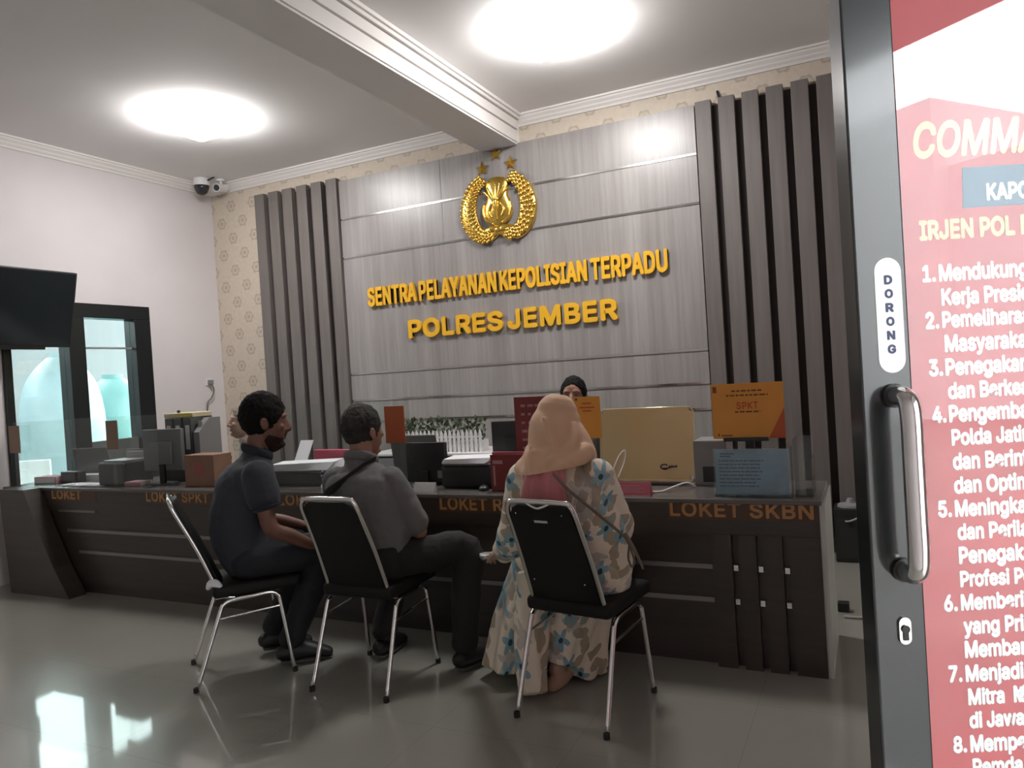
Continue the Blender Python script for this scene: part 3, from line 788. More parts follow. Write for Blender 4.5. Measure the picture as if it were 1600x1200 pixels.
bx('base', (-.16, -.05, 0), (.20, .12, .012), 'black', t, .003)
bm = new()
pts = [(.105 + .022 * math.cos(a), -.015, .092 + .013 * math.sin(a)) for a in [x * .55 + .9 for x in range(9)]]
tube(bm, pts, .0035, n=6)
tube(bm, [(.095, -.015, .083), (.125, -.015, .085), (.150, -.015, .094)], .003, n=6)
for k in range(4): box(bm, (.128 + k * .012, -.017, .088), (.136 + k * .012, -.0135, .098 + .002 * (k % 2)))
T2 = Matrix.Rotation(math.radians(-7), 4, 'X'); bmesh.ops.transform(bm, matrix=T2, verts=bm.verts); obj('logo', bm, 'black', t)

def wire(name, pts, r, m, label, cat='cable'):
    bm = new(); tube(bm, pts, r, n=8, sub=6)
    o = obj(name, bm, m, smooth=True); tag(o, label, cat); return o
wire('cable', [(-1.225, 3.60, .852), (-1.19, 3.66, .96), (-1.165, 3.70, .99), (-1.17, 3.69, .93), (-1.19, 3.64, .86)], .0035, 'paper', 'thin white cable looping up behind the pink name plate')
wire('cable', [(-1.0, 3.60, CH + .005), (-.955, 3.62, CH + .006), (-.91, 3.68, CH + .02), (-.86, 3.74, CH + .03), (-.83, 3.78, CH + .006)], .005, 'paper', 'white cable lying on the counter below the champagne computer')

t = thing('computer_tower', 'grey device behind the counter sign, right of the champagne computer', 'computer', (-.755, 3.93, CH))
bx('case', (-.085, -.10, 0), (.085, .10, .235), 'greyplastic', t, .006); bx('front_trim', (-.04, -.103, .02), (.06, -.099, .10), 'black', t, .002)

def monitor(name, x, y, rz, w, h, z0, m, label, backbulge=True, sticker=False, tilt=-4):
    t = thing(name, label, 'monitor', (x, y, CH), rz)
    bm = new(); box(bm, (-w / 2, -.015, z0), (w / 2, .02, z0 + h), .006)
    obj('casing', bm, m, t, smooth='auto')
    if backbulge:
        bm = new(); box(bm, (-w * .28, -.035, z0 + h * .15), (w * .28, -.014, z0 + h * .7), .01); obj('back_housing', bm, m, t, smooth='auto')
    bx('screen', (-w / 2 + .012, .019, z0 + .015), (w / 2 - .012, .0215, z0 + h - .012), 'tvscreen', t)
    bx('stand', (-.025, -.03, .012), (.025, -.012, z0 + h * .3), 'black', t, .003)
    bm = new(); tube(bm, [(0, 0, 0), (0, 0, .012)], [(.11, .08), (.10, .075)], side=(1, 0, 0), n=28, round_ends=False); obj('base', bm, 'black', t, smooth='auto')
    if sticker: bx('sticker', (w * .30, -.0165, z0 + .03), (w * .42, -.0148, z0 + .075), 'greyplastic', t)
    return t
monitor('monitor', -4.64, 3.69, math.radians(6), .36, .30, .10, 'midgrey', 'grey computer monitor on a black stand seen from behind, left part of the counter')
monitor('monitor', -2.45, 3.79, math.radians(-4), .29, .245, .012, 'black', 'low black monitor seen from behind, right of the grey-haired man', False, True)
monitor('monitor', -1.86, 3.96, math.radians(3), .42, .315, .045, 'black', 'tall black monitor behind the maroon boards, left of the headscarf')

# three lever arch files on a document case
t = thing('document_case', 'dark document case under the grey lever arch files', 'box', (-4.58, 3.925, CH))
bx('body', (-.22, -.10, 0), (.25, .10, .155), 'binder', t, .004); bx('lid_edge', (-.225, -.103, .135), (.255, .103, .16), 'black', t, .004)
for k, (x, lab) in enumerate(((-4.735, 'leftmost'), (-4.64, 'middle'), (-4.54, 'rightmost'))):
    t = thing('lever_arch_file', 'grey lever arch file with white label, %s of the three files' % lab, 'file', (x, 3.925, CH + .16), 0, 'grey lever arch files on the counter')
    bx('cover', (-.042, -.10, 0), (.042, .10, .31), 'binder', t, .004)
    bx('spine_label', (-.021, -.102, .075), (.021, -.099, .255), 'paper', t)
    bm = new(); tube(bm, [(0, -.1, .035), (0, -.102, .035)], .012, n=14, round_ends=False); obj('finger_ring', bm, 'chrome', t)
t = thing('magazine_file', 'pale grey upright file box right of the lever arch files', 'file', (-4.45, 3.925, CH + .16))
bm = new(); prism(bm, [(-.10, 0), (.10, 0), (.10, .30), (.0, .30), (-.10, .20)], -.03, .03, 'x'); obj('box', bm, 'greyplastic', t); bx('papers', (-.022, -.06, .2), (.022, .09, .28), 'paper2', t)
t = thing('tray', 'cream and yellow tray lying on top of the lever arch files', 'tray', (-4.64, 3.925, CH + .471))
bx('tray_body', (-.155, -.09, 0), (.15, .09, .035), 'cream', t, .006); bx('yellow_label', (.0, -.0925, .004), (.135, -.089, .032), 'yellowtray', t); ball_ = new(); ball(ball_, (-.04, -.05, .045), .013, 10); obj('knob', ball_, 'black', t)

t = thing('cardboard_box', 'brown box with faded red mark on the counter behind the man in navy', 'box', (-4.185, 3.68, CH))
bx('body', (-.142, -.08, 0), (.142, .08, .218), 'cardboard', t, .003)
bm = new(); tube(bm, [(0, -.0795, .12), (0, -.081, .12)], .05, n=24, round_ends=False); obj('printed_mark', bm, 'cardred', t)
t = thing('card_reader', 'small black box at the left of the counter', 'box', (-5.72, 3.71, CH)); bx('body', (-.10, -.04, 0), (.10, .04, .09), 'black', t, .005); bx('screen', (-.08, -.0415, .02), (.08, -.0395, .075), 'tvscreen', t)
t = thing('laptop', 'grey open laptop behind the black box at the left of the counter', 'laptop', (-5.72, 3.90, CH + .05), math.radians(12))
bm = new(); box(bm, (-.17, -.005, 0), (.17, .005, .215), .004, M=Matrix.Rotation(math.radians(14), 4, 'X')); obj('lid', bm, 'midgrey', t); bx('keyboard_base', (-.17, .0, 0), (.17, .11, .014), 'midgrey', t, .003)
o = bx('paper_stack', (-.26, -.09, 0), (.26, .09, .05), 'paper', None, .002, loc=(-5.60, 3.885, CH)); o.rotation_euler.z = math.radians(8); tag(o, 'white paper stack beneath the grey laptop at the left of the counter', 'paper')
o = bx('paper_sheet', (-.25, -.07, 0), (.25, .07, .004), 'paper', None, 0, loc=(-5.42, 3.62, CH)); tag(o, 'white sheets along the counter edge at the left', 'paper')
t = thing('printer', 'dark printer with a raised paper rest under the brown sign', 'printer', (-5.06, 3.70, CH), 0)
bx('body', (-.17, -.12, 0), (.12, .13, .17), 'black', t, .012); bx('output_lid', (-.13, -.10, .17), (.11, .08, .185), 'greyplastic', t, .004); bx('paper_rest', (-.12, .09, .17), (.10, .105, .25), 'midgrey', t); bx('paper', (-.10, .07, .185), (.09, .09, .235), 'paper2', t)
t = thing('folder', 'dusty pink folder lying between the dark printer and the grey monitor', 'folder', (-4.85, 3.62, CH), math.radians(4)); bx('cover', (-.075, -.05, 0), (.08, .06, .03), 'rose', t, .003); bx('pages', (-.07, -.045, .004), (.082, .055, .026), 'paper2', t)
t = thing('folder', 'pale rose folder on the counter at the far left end', 'folder', (-5.95, 3.68, CH), math.radians(6)); bx('cover', (-.12, -.06, 0), (.12, .06, .055), 'rose', t, .003); bx('pages', (-.11, -.062, .006), (.11, .055, .048), 'paper', t)

# printer with paper between the two men
t = thing('printer', 'black printer loaded with white paper between the two men', 'printer', (-3.42, 3.80, CH), math.radians(0))
bx('body', (-.22, -.13, 0), (.26, .16, .085), 'black', t, .015)
bx('top_cover', (-.21, -.12, .085), (.25, .15, .10), 'midgrey', t, .006)
bm = new(); box(bm, (-.215, .0, 0), (-.10, .004, .22), M=Matrix.Translation((-.06, .17, .07)) @ Matrix.Rotation(math.radians(-30), 4, 'X')); obj('feed_paper', bm, 'paper', t)
t = thing('paper_stack', 'thick white paper stack on the black printer, between the two men', 'paper', (-3.37, 3.76, CH + .10), math.radians(10))
bm = new()
for k in range(8):
    box(bm, (-.20, -.10, k * .006), (.22, .11, k * .006 + .006), M=Matrix.Rotation(math.radians(k * 2.2 - 4), 4, 'Z'))
obj('sheets', bm, 'paper', t)
t = thing('folder', 'bright pink folder behind the white paper stack', 'folder', (-3.33, 3.995, CH), math.radians(-3)); bx('cover', (-.17, -.018, 0), (.17, .018, .20), 'pink', t, .004); bx('pages', (-.16, -.014, .01), (.172, .014, .19), 'paper2', t)
t = thing('stamp', 'small silver stamp on the counter between the two men', 'stamp', (-3.10, 3.60, CH))
bm = new(); tube(bm, [(0, 0, 0), (0, 0, .018), (0, 0, .03), (0, 0, .055), (0, 0, .08)], [.02, .02, .009, .009, .015], n=14); obj('body', bm, 'chrome', t, smooth=True)
bm = new(); tube(bm, [(0, 0, .075), (0, 0, .095)], .014, n=14); obj('knob', bm, 'black', t, smooth=True)
t = thing('glass_paperweight', 'small round paperweight beside the silver stamp', 'paperweight', (-3.02, 3.62, CH)); bm = new(); ball(bm, (0, 0, .02), .02, 16); obj('ball', bm, 'chrome', t, smooth=True)
t = thing('note_card', 'pale card propped on the counter before the low black monitor', 'card', (-2.32, 3.55, CH)); bm = new(); prism(bm, [(-.02, 0), (.02, 0), (.012, .05), (.008, .05)], -.07, .07, 'x'); obj('card', bm, 'paper2', t)
t = thing('printer', 'black printer with white paper on top, right of the low black monitor', 'printer', (-2.10, 3.80, CH))
bx('body', (-.17, -.15, .0), (.16, .07, .13), 'black', t, .02, smooth='auto'); bx('paper_tray', (-.16, -.14, .13), (.15, .06, .142), 'midgrey', t, .004)
t = thing('paper_stack', 'fanned white papers on the printer right of the low black monitor', 'paper', (-2.12, 3.765, CH + .142), math.radians(6))
bm = new()
for k in range(5): box(bm, (-.14, -.11, k * .006), (.15, .10, k * .006 + .006), M=Matrix.Rotation(math.radians(k * 4 - 8), 4, 'Z'))
obj('sheets', bm, 'paper', t)
t = thing('computer_mouse', 'black mouse on the counter left of the maroon board', 'mouse', (-1.97, 3.615, CH), .5)
bm = new(); ball(bm, (0, 0, .008), (.03, .05, .022), 16); bmesh.ops.bisect_plane(bm, geom=bm.verts[:] + bm.edges[:] + bm.faces[:], plane_co=(0, 0, 0), plane_no=(0, 0, 1), clear_inner=True); bmesh.ops.holes_fill(bm, edges=bm.edges); obj('shell', bm, 'black', t, smooth=True); bx('wheel', (-.004, .02, .022), (.004, .035, .030), 'greyplastic', t)
t = thing('laptop', 'grey laptop open behind the low black monitor', 'laptop', (-2.62, 3.95, CH), math.radians(2))
bx('keyboard_base', (-.17, .0, .0), (.17, .075, .018), 'midgrey', t, .003)
bm = new(); box(bm, (-.17, -.004, 0), (.17, .004, .285), .003, M=Matrix.Translation((0, 0, .012)) @ Matrix.Rotation(math.radians(10), 4, 'X')); obj('lid', bm, 'greyplastic', t)
t = thing('document_holder', 'tall maroon board with pale marks behind the headscarf', 'board', (-1.685, 3.70, CH))
bx('board', (-.105, -.004, .004), (.105, .004, .508), 'maroon', t); bx('foot', (-.09, -.05, 0), (.09, .06, .004), 'acrylic', t)
bm = new()
for k in range(7):
    z = .17 + k * .047
    for j in range(4): box(bm, (-.065 + j * .042, -.0055, z), (-.065 + j * .042 + random.uniform(.018, .034), -.004, z + .014))
obj('printed_lines', bm, 'rose', t)
t = thing('leaflet_holder', 'low maroon leaflet holder left of the woman, at the counter edge', 'leaflet holder', (-1.80, 3.60, CH))
bx('front', (-.105, -.012, .004), (.105, -.004, .20), 'maroon', t); bx('leaflets', (-.095, -.004, .006), (.095, .02, .215), 'pinkplate', t); bx('pocket', (-.108, -.016, 0), (.108, .03, .004), 'acrylic', t)
bm = new(); box(bm, (-.09, -.0135, .15), (-.03, -.0118, .17)); box(bm, (-.09, -.0135, .03), (-.078, -.0118, .14)); obj('printed_mark', bm, 'rose', t)

# low cabinet along the back wall with a planter
t = thing('low_cabinet', 'pale low cabinet by the grey panel carrying the picket planter', 'cabinet', (-3.35, 5.46, 0))
bx('body', (-.62, -.24, .05), (.62, .24, .79), 'midgrey', t, .004); bx('worktop', (-.64, -.26, .79), (.64, .26, .81), 'white', t, .003); bx('plinth', (-.60, -.22, 0), (.60, .22, .05), 'black', t)
for s in (-1, 1): bx('door', (-.30 + s * .31, -.256, .07), (.30 + s * .31, -.2405, .77), 'greyplastic', t, .003)
t = thing('planter', 'white picket-fence planter of dark green plants by the grey panel', 'planter', (-3.32, 5.36, .81))
bx('trough', (-.42, -.05, 0), (.42, .10, .09), 'white', t, .004)
bm = new()
for k in range(22):
    x = -.43 + k * .041
    prism(bm, [(x - .012, .0), (x + .012, .0), (x + .012, .15), (x, .185), (x - .012, .15)], -.075, -.063)
box(bm, (-.45, -.066, .04), (.45, -.058, .06)); box(bm, (-.45, -.066, .115), (.45, -.058, .132))
obj('picket_fence', bm, 'white', t)
bm = new()
for k in range(420):
    x = random.uniform(-.43, .43); y = random.uniform(-.04, .09); z = random.uniform(.08, .26) - abs(x) * .03
    l = random.uniform(.03, .06); a = random.uniform(0, 2 * PI); b_ = random.uniform(.2, 1.3)
    d = V((math.cos(a) * math.sin(b_), math.sin(a) * math.sin(b_), math.cos(b_))); s_ = d.orthogonal().normalized() * l * .28
    p = V((x, y, z)); q = [bm.verts.new(c) for c in (p, p + d * l * .5 + s_, p + d * l, p + d * l * .5 - s_)]; bm.faces.new(q)
o = obj('plants', bm, 'leafgreen', t); o['kind'] = 'stuff'

# floor items right of the counter
t = thing('speaker_cabinet', 'black floor box with grey item on top, by the right slat cladding', 'speaker', (-.15, 5.58, 0))
bx('cabinet', (-.115, -.12, 0), (.125, .10, .37), 'black', t, .008); bx('grille', (-.10, -.124, .03), (.11, -.1195, .30), 'rubber', t)
bm = new(); tube(bm, [(-.01, -.02, .37), (-.01, -.02, .385), (-.01, -.02, .395), (-.01, -.02, .425)], [.085, .08, .03, .018], n=20, round_ends=False); o = obj('grey_cap', bm, 'greyplastic', t, smooth='auto')
wire('cable', [(-.06, 5.42, .52), (-.07, 5.41, .40), (-.10, 5.42, .33), (-.16, 5.445, .29), (-.19, 5.45, .285)], .006, 'paper2', 'pale cable hanging down the front of the black floor box')
wire('cable', [(-.18, 4.30, .008), (-.12, 4.30, .008), (-.02, 4.31, .008), (.12, 4.31, .008), (.30, 4.32, .008)], .008, 'paper2', 'pale cable on the floor behind the counter end')
o = bx('floor_plug', (-.03, -.03, 0), (.03, .03, .05), 'black', None, .006, loc=(-.19, 4.42, 0)); tag(o, 'small black plug block on the floor behind the counter end', 'plug')

# ---------------------------------------------------------------- glazed door with the poster, standing ajar beside the camera
YAW, PITCH, ROLL, FPX = .451931, -.011960, -.062502, 1147.981
rd = V((math.cos(YAW), math.sin(YAW), 0)); nd = V((-math.sin(YAW), math.cos(YAW), 0))
p0 = nd * 1.13 + rd * .537
door = bpy.data.objects.new('door_1', None); COL.objects.link(door); door['kind'] = 'structure'
door.location = (p0.x, p0.y, 0); door.rotation_euler.z = YAW
TH = .045; DW = .92; DH = 2.30; ST = .078
bx('stile', (0, 0, .01), (ST, TH, DH), 'dooralu', door, .003)
bx('stile', (DW - ST, 0, .01), (DW, TH, DH), 'dooralu', door, .003)
bx('rail', (ST, 0, DH - .09), (DW - ST, TH, DH), 'dooralu', door, .002)
bx('rail', (ST, 0, .01), (DW - ST, TH, .14), 'dooralu', door, .002)
bx('glass_pane', (ST, .016, .14), (DW - ST, .022, DH - .09), 'doorglass', door)
po = bx('poster', (ST, .0235, .14), (DW - ST, .0245, DH - .09), 'red', None, loc=(p0.x, p0.y, 0), rot=(0, 0, YAW))
tag(po, 'red poster with a numbered list in white letters behind the glass of the open door', 'poster')
YP = .0234
def ptext(s, x, z, h, m='posterwhite', bold=.042, sx=.765, shear=0., dep=.0004):
    """heavy condensed lettering printed on the poster; h is the height of a capital"""
    q = 1.021; x, z, h = x * q, 1.42 + (z - 1.42) * q, h * q
    bm = text_bm(s, height=1., depth=1, bold=bold, shear=shear, res=2)
    me_w = max(v.co.x for v in bm.verts)
    cap = text_bm('M', height=1., depth=1); cap.free()
    desc = any(c in s for c in 'gjpqy')
    full = h * (1.3 if desc else 1.03)
    w_ = me_w * full * sx
    for v in bm.verts:
        v.co = V((v.co.x * full * sx, v.co.y * dep, v.co.z * full - (h * .27 if desc else .0)))
    return obj('printed_text', bm, m, po, loc=(x - .537, YP, z))
def item(n, z, lines):
    ptext('%d.' % n, .639 + .0015 * (n - 1) * .7, z, .0265)
    for k, s in enumerate(lines):
        ptext(s, .663 + (.0 if k == 0 else .002) + .0012 * n, z - k * .0366, .0265)
item(1, 1.522, ('Mendukung', 'Kerja Presiden'))
item(2, 1.450, ('Pemeliharaan', 'Masyarakat'))
item(3, 1.377, ('Penegakan', 'dan Berkeadilan'))
item(4, 1.305, ('Pengembangan', 'Polda Jatim', 'dan Berintegritas', 'dan Optimal'))
item(5, 1.159, ('Meningkatkan', 'dan Perilaku', 'Penegakan', 'Profesi Polri'))
item(6, 1.013, ('Memberikan', 'yang Prima', 'Membangun'))
item(7, .903, ('Menjadi', 'Mitra Strategis', 'di Jawa Timur'))
item(8, .793, ('Memperkuat', 'Pemda'))
ptext('COMMANDER WISH', .636, 1.711, .056, 'postergold', .03, .72, .2)
bm = new(); prism(bm, [(.722 - .537, 1.637), (1.20 - .537, 1.637), (1.20 - .537, 1.70), (.724 - .537, 1.70)], YP - .0005, YP); obj('title_band', bm, 'posterblue', po)
ptext('KAPOLDA JATIM', .744, 1.641, .027).location.y -= .0006
ptext('IRJEN POL D', .638, 1.586, .031, 'postergold')
bm = new(); prism(bm, [(ST, 1.83), (DW - ST, 1.97), (DW - ST, 2.21), (ST, 2.21)], YP - .0003, YP); obj('upper_panel', bm, 'redlight', po)
# push sticker
bm = new(); pts = []
W2, H2 = .0205, .0885
for k in range(13): a = PI * k / 12; pts.append((W2 * math.cos(a), H2 - W2 + W2 * math.sin(a)))
for k in range(13): a = PI + PI * k / 12; pts.append((W2 * math.cos(a), -(H2 - W2) + W2 * math.sin(a)))
prism(bm, pts, -.0008, -.0001)
stk = obj('push_sticker', bm, 'posterwhite', door, loc=(.586 - .537, 0, 1.4755))
for k, ch in enumerate('DORONG'):
    wch = .0125 if ch != 'N' else .0125
    text('sticker_letter', ch, 'stickerblue', stk, (-wch / 2, -.0008, .0475 - k * .0213), width=wch, height=.0142, depth=.0004, bold=.045)
# pull handles on both faces and the lock
def handle(sy, y0):
    xh = .585 - .537; r = .015
    bm = new(); o_ = sy * .047
    tube(bm, [(xh, y0, 1.352), (xh, y0 + o_ * .55, 1.352), (xh, y0 + o_ * .9, 1.342), (xh, y0 + o_, 1.315), (xh, y0 + o_, 1.26), (xh, y0 + o_, 1.17), (xh, y0 + o_, 1.12), (xh, y0 + o_ * .9, 1.093), (xh, y0 + o_ * .55, 1.083), (xh, y0, 1.083)], r, n=20, sub=5, round_ends=False)
    h = obj('pull_handle', bm, 'chrome', door, smooth='auto')
    bm = new()
    for z in (1.352, 1.083): tube(bm, [(xh, y0, z), (xh, y0 + sy * .006, z)], .0185, n=24, round_ends=False)
    obj('rosette', bm, 'darkmetal', h, smooth='auto')
handle(-1, 0.); handle(1, TH)
bm = new(); a_, b_ = .0092, .021; pts = []
for k in range(11): a = PI * k / 10; pts.append((a_ * math.cos(a), b_ - a_ + a_ * math.sin(a)))
for k in range(11): a = PI + PI * k / 10; pts.append((a_ * math.cos(a), -(b_ - a_) + a_ * math.sin(a)))
prism(bm, pts, -.004, -.0001); lk = obj('lock_plate', bm, 'chrome', door, loc=(.581 - .537, 0, .989))
bm = new(); tube(bm, [(0, -.004, .003), (0, -.0065, .003)], .0062, n=16, round_ends=False); box(bm, (-.004, -.0058, -.014), (.004, -.004, .002)); obj('key_cylinder', bm, 'darkmetal', lk)
bm = new(); box(bm, (DW, -.01, 0), (DW + .07, .08, CZ)); jm = obj('door_post', bm, 'dooralu', loc=(p0.x, p0.y, 0), rot=(0, 0, YAW)); jm.name = 'trim_6'; jm['kind'] = 'structure'

# ---------------------------------------------------------------- visitor chairs
def chair(loc, rotz, label, grip=False, torn=False):
    t = thing('visitor_chair', label, 'chair', loc, rotz, 'chrome and black visitor chairs at the counter')
    for s in (-1, 1):
        bm = new()
        tube(bm, [(s * .207, 0, 0), (s * .197, .125, .345), (s * .194, .148, .392), (s * .192, .19, .408), (s * .192, .29, .412), (s * .192, .365, .414), (s * .194, .402, .396), (s * .197, .415, .345), (s * .207, .46, 0)],
             .0105, n=12, sub=5, round_ends=False)
        lf = obj('leg_frame', bm, 'chrome', t, smooth=True)
        for y in (0, .46):
            bm = new(); cyl(bm, (s * .207, y, 0), (s * .207, y, .022), .0135, 12); obj('foot_cap', bm, 'rubber', lf, smooth='auto')
        bm = new(); cyl(bm, (s * .197, .118, .325), (s * .197, .418, .342), .006, 10); obj('stretcher', bm, 'chrome', t, smooth='auto')
    path = []
    for s in (-1, 1):
        a = [(s * .170, .30, .415), (s * .170, .22, .412), (s * .170, .165, .422), (s * .169, .130, .455), (s * .167, .105, .52), (s * .163, .05, .66), (s * .158, -.01, .79), (s * .155, -.047, .868), (s * .142, -.060, .905), (s * .11, -.066, .918)]
        path += a if s < 0 else list(reversed(a))
    bm = new(); tube(bm, path, .0105, n=12, sub=4, round_ends=False); obj('back_frame', bm, 'chrome', t, smooth=True)
    bm = new()      # upholstered back, following the lean of the frame
    prof = [(.128, .47, .158), (.100, .535, .158), (.05, .66, .155), (-.01, .79, .150), (-.045, .862, .146), (-.055, .892, .128), (-.059, .906, .10)]
    rings = []
    for (y, z, hw) in prof:
        r = []
        for x, d in ((-hw, 0), (-hw * .97, .018), (-hw * .6, .028), (0, .031), (hw * .6, .028), (hw * .97, .018), (hw, 0), (hw * .97, -.008), (hw * .6, -.011), (0, -.012), (-hw * .6, -.011), (-hw * .97, -.008)):
            zz = z - (.018 if (grip and z > .9 and abs(x) < .05) else 0)
            r.append(bm.verts.new((x, y + d, zz + d * .38)))
        rings.append(r)
    for a, b in zip(rings, rings[1:]):
        for i in range(12): j = (i + 1) % 12; bm.faces.new((a[i], a[j], b[j], b[i]))
    bm.faces.new(rings[0]); bm.faces.new(rings[-1])
    br = obj('backrest', bm, 'blackvinyl', t, smooth='auto')
    bm = new(); box(bm, (-.198, .10, .42), (.198, .52, .482), .022, 3); obj('seat', bm, 'blackvinyl', t, smooth='auto')
    if grip:
        bm = new(); tube(bm, [(-.052, -.068, .912), (-.03, -.069, .902), (0, -.070, .894), (.03, -.069, .902), (.052, -.068, .912)], .006, n=8, sub=4); obj('grip_trim', bm, 'chrome', br, smooth=True)
        bm = new(); box(bm, (-.031, -.003, -.006), (.031, .0, .006), .001, M=Matrix.Translation((0, -.0485, .838)) @ Matrix.Rotation(math.radians(24), 4, 'X')); obj('maker_plate', bm, 'strip', br)
        for x, y, z in ((-.112, -.045, .868), (.10, -.045, .868), (-.118, .072, .57), (.118, .072, .57)):
            bm = new(); ball(bm, (x, y - .01, z), .0045, 8); obj('screw', bm, 'chrome', br, smooth=True)
    if torn:
        bm = new(); tube(bm, [(.15, .085, .475), (.17, .10, .50), (.175, .125, .49), (.178, .15, .455)], [.012, .02, .018, .01], n=10, sub=3)
        obj('torn_padding', bm, 'paper', t, smooth=True)
    return t
chair((-3.124, 2.577, 0), math.radians(-39.1), 'chrome chair with the man in navy, leftmost of three and turned sideways', torn=True)
chair((-2.212, 2.643, 0), math.radians(1.5), 'middle chrome and black chair, under the man in the grey shirt')
chair((-1.181, 2.678, 0), math.radians(-8), 'chrome and black chair with metal grip, under the woman in the headscarf', grip=True)

# ---------------------------------------------------------------- people
def head(bm, c, yaw=0., pitch=0., s=1.):
    H = Matrix.Translation(V(c)) @ Matrix.Rotation(yaw, 4, 'Z') @ Matrix.Rotation(pitch, 4, 'X') @ Matrix.Scale(s, 4)
    b = new()
    ball(b, (0, -.012, .028), (.076, .098, .092), 24)
    tube(b, [(0, .008, .072), (0, .018, .05), (0, .020, .01), (0, .024, -.04), (0, .034, -.08), (0, .045, -.105)],
         [(.048, .060), (.069, .076), (.070, .074), (.065, .072), (.052, .060), (.030, .040)], side=(1, 0, 0), n=20, sub=3)
    tube(b, [(0, .088, .030), (0, .100, .005), (0, .112, -.020), (0, .113, -.030), (0, .098, -.040)], [(.008, .008), (.010, .011), (.015, .014), (.016, .012), (.010, .006)], side=(1, 0, 0), n=12, sub=3)
    for e in (-1, 1):
        ball(b, (e * .012, .101, -.032), (.0085, .010, .0075), 10)
        tube(b, [(e * .012, .091, .036), (e * .030, .090, .041), (e * .050, .076, .034)], [.007, .008, .006], n=8, sub=3)
        ball(b, (e * .040, .068, -.018), (.022, .020, .018), 12)
        E_ = Matrix.Rotation(e * .35, 4, 'Z')
        ball(b, (e * .078, -.008, -.004), (.008, .020, .032), 12, E_)
        tube(b, [(e * .076, .006, -.022), (e * .084, -.006, .016), (e * .086, -.024, .018), (e * .083, -.026, -.008), (e * .077, -.006, -.032)], .0055, n=8, sub=4)
    ball(b, (0, .094, -.060), (.025, .010, .0065), 12); ball(b, (0, .091, -.073), (.022, .011, .0075), 12)
    ball(b, (0, .078, -.103), (.022, .018, .016), 12)
    bmesh.ops.transform(b, matrix=H, verts=b.verts)
    me = bpy.data.meshes.new('h'); b.to_mesh(me); b.free(); bm.from_mesh(me); bpy.data.meshes.remove(me)
    return H
def eyes(H, parent):
    for e in (-1, 1):
        bm = new(); ball(bm, (e * .031, .079, .014), (.0115, .009, .0045), 12); bmesh.ops.transform(bm, matrix=H, verts=bm.verts); o = obj('eye', bm, 'eye', parent, smooth=True)
        bm = new(); ball(bm, (e * .031, .0875, .014), (.0048, .002, .0045), 10); bmesh.ops.transform(bm, matrix=H, verts=bm.verts); obj('iris', bm, 'iris', o, smooth=True)
def hair(H, parent, m, vol=1.08, top=0., back=-.085, name='hair', fore=.062):
    bm = new(); ball(bm, (0, -.014, .032 + top * .5), (.078 * vol, .100 * vol, .094 * vol + top), 40)
    F = V((0, .088, fore)); Sd = V((0, .022, -.035)); Np = V((0, back, -.085))
    for a, b in ((F, Sd), (Sd, Np)):
        d = b - a; nrm = V((0, -d.z, d.y)).normalized()
        if nrm.z > 0: nrm = -nrm
        r = bmesh.ops.bisect_plane(bm, geom=bm.verts[:] + bm.edges[:] + bm.faces[:], plane_co=a, plane_no=nrm, clear_outer=True)
        bmesh.ops.holes_fill(bm, edges=[e for e in bm.edges if e.is_boundary])
    me = fuse(bm, .005, 3, lambda c: .0045 * noise.fractal(c * 55, 1., 2., 3))
    me.transform(H); return link(name, me, m, parent, True)
def hand(bm, w, d, n, th, curl=.45):
    w, d, n = V(w), V(d).normalized(), V(n); n = (n - d * n.dot(d)).normalized(); s = d.cross(n) * th   # s points to the thumb side
    tube(bm, [w - d * .02, w + d * .01, w + d * .05, w + d * .088], [(.026, .020), (.032, .019), (.041, .017), (.040, .014)], side=s, n=14, sub=3)
    for k, (o, L) in enumerate(((.030, .066), (.010, .074), (-.010, .069), (-.030, .053))):
        p = w + d * .085 + s * o; a = .15 + curl * .4; pts = [p]; c = curl * (1 + .12 * k)
        for j, f in enumerate((.45, .3, .25)):
            dd = d * math.cos(a) + n * math.sin(a) + s * (o * 1.8); pts.append(pts[-1] + dd.normalized() * L * f); a += c
        tube(bm, pts, [.0092, .0088, .0080, .0066], n=10, sub=2)
    p = w + d * .028 + s * .034; q = p + (d * .62 + s * .62 + n * .35).normalized() * .036; r = q + (d * .85 + s * .2 + n * .4).normalized() * .032
    tube(bm, [p - s * .014, p, q, r], [.014, .0125, .0105, .0085], n=10, sub=2)
def foot(bm, an, toe, s=1.):
    an, toe = V(an), V(toe); d = (toe - an); d.z = 0; d.normalize()
    heel = V((an.x, an.y, 0)) - d * .045; heel.z = an.z - .055
    tube(bm, [heel, V((an.x, an.y, an.z - .05)) + d * .03, (an + toe) / 2 + V((0, 0, -.012)), toe], [(.034 * s, .034 * s), (.042 * s, .046 * s), (.047 * s, .036 * s), (.038 * s, .022 * s)], side=V((0, 0, 1)).cross(d), n=14, sub=4)

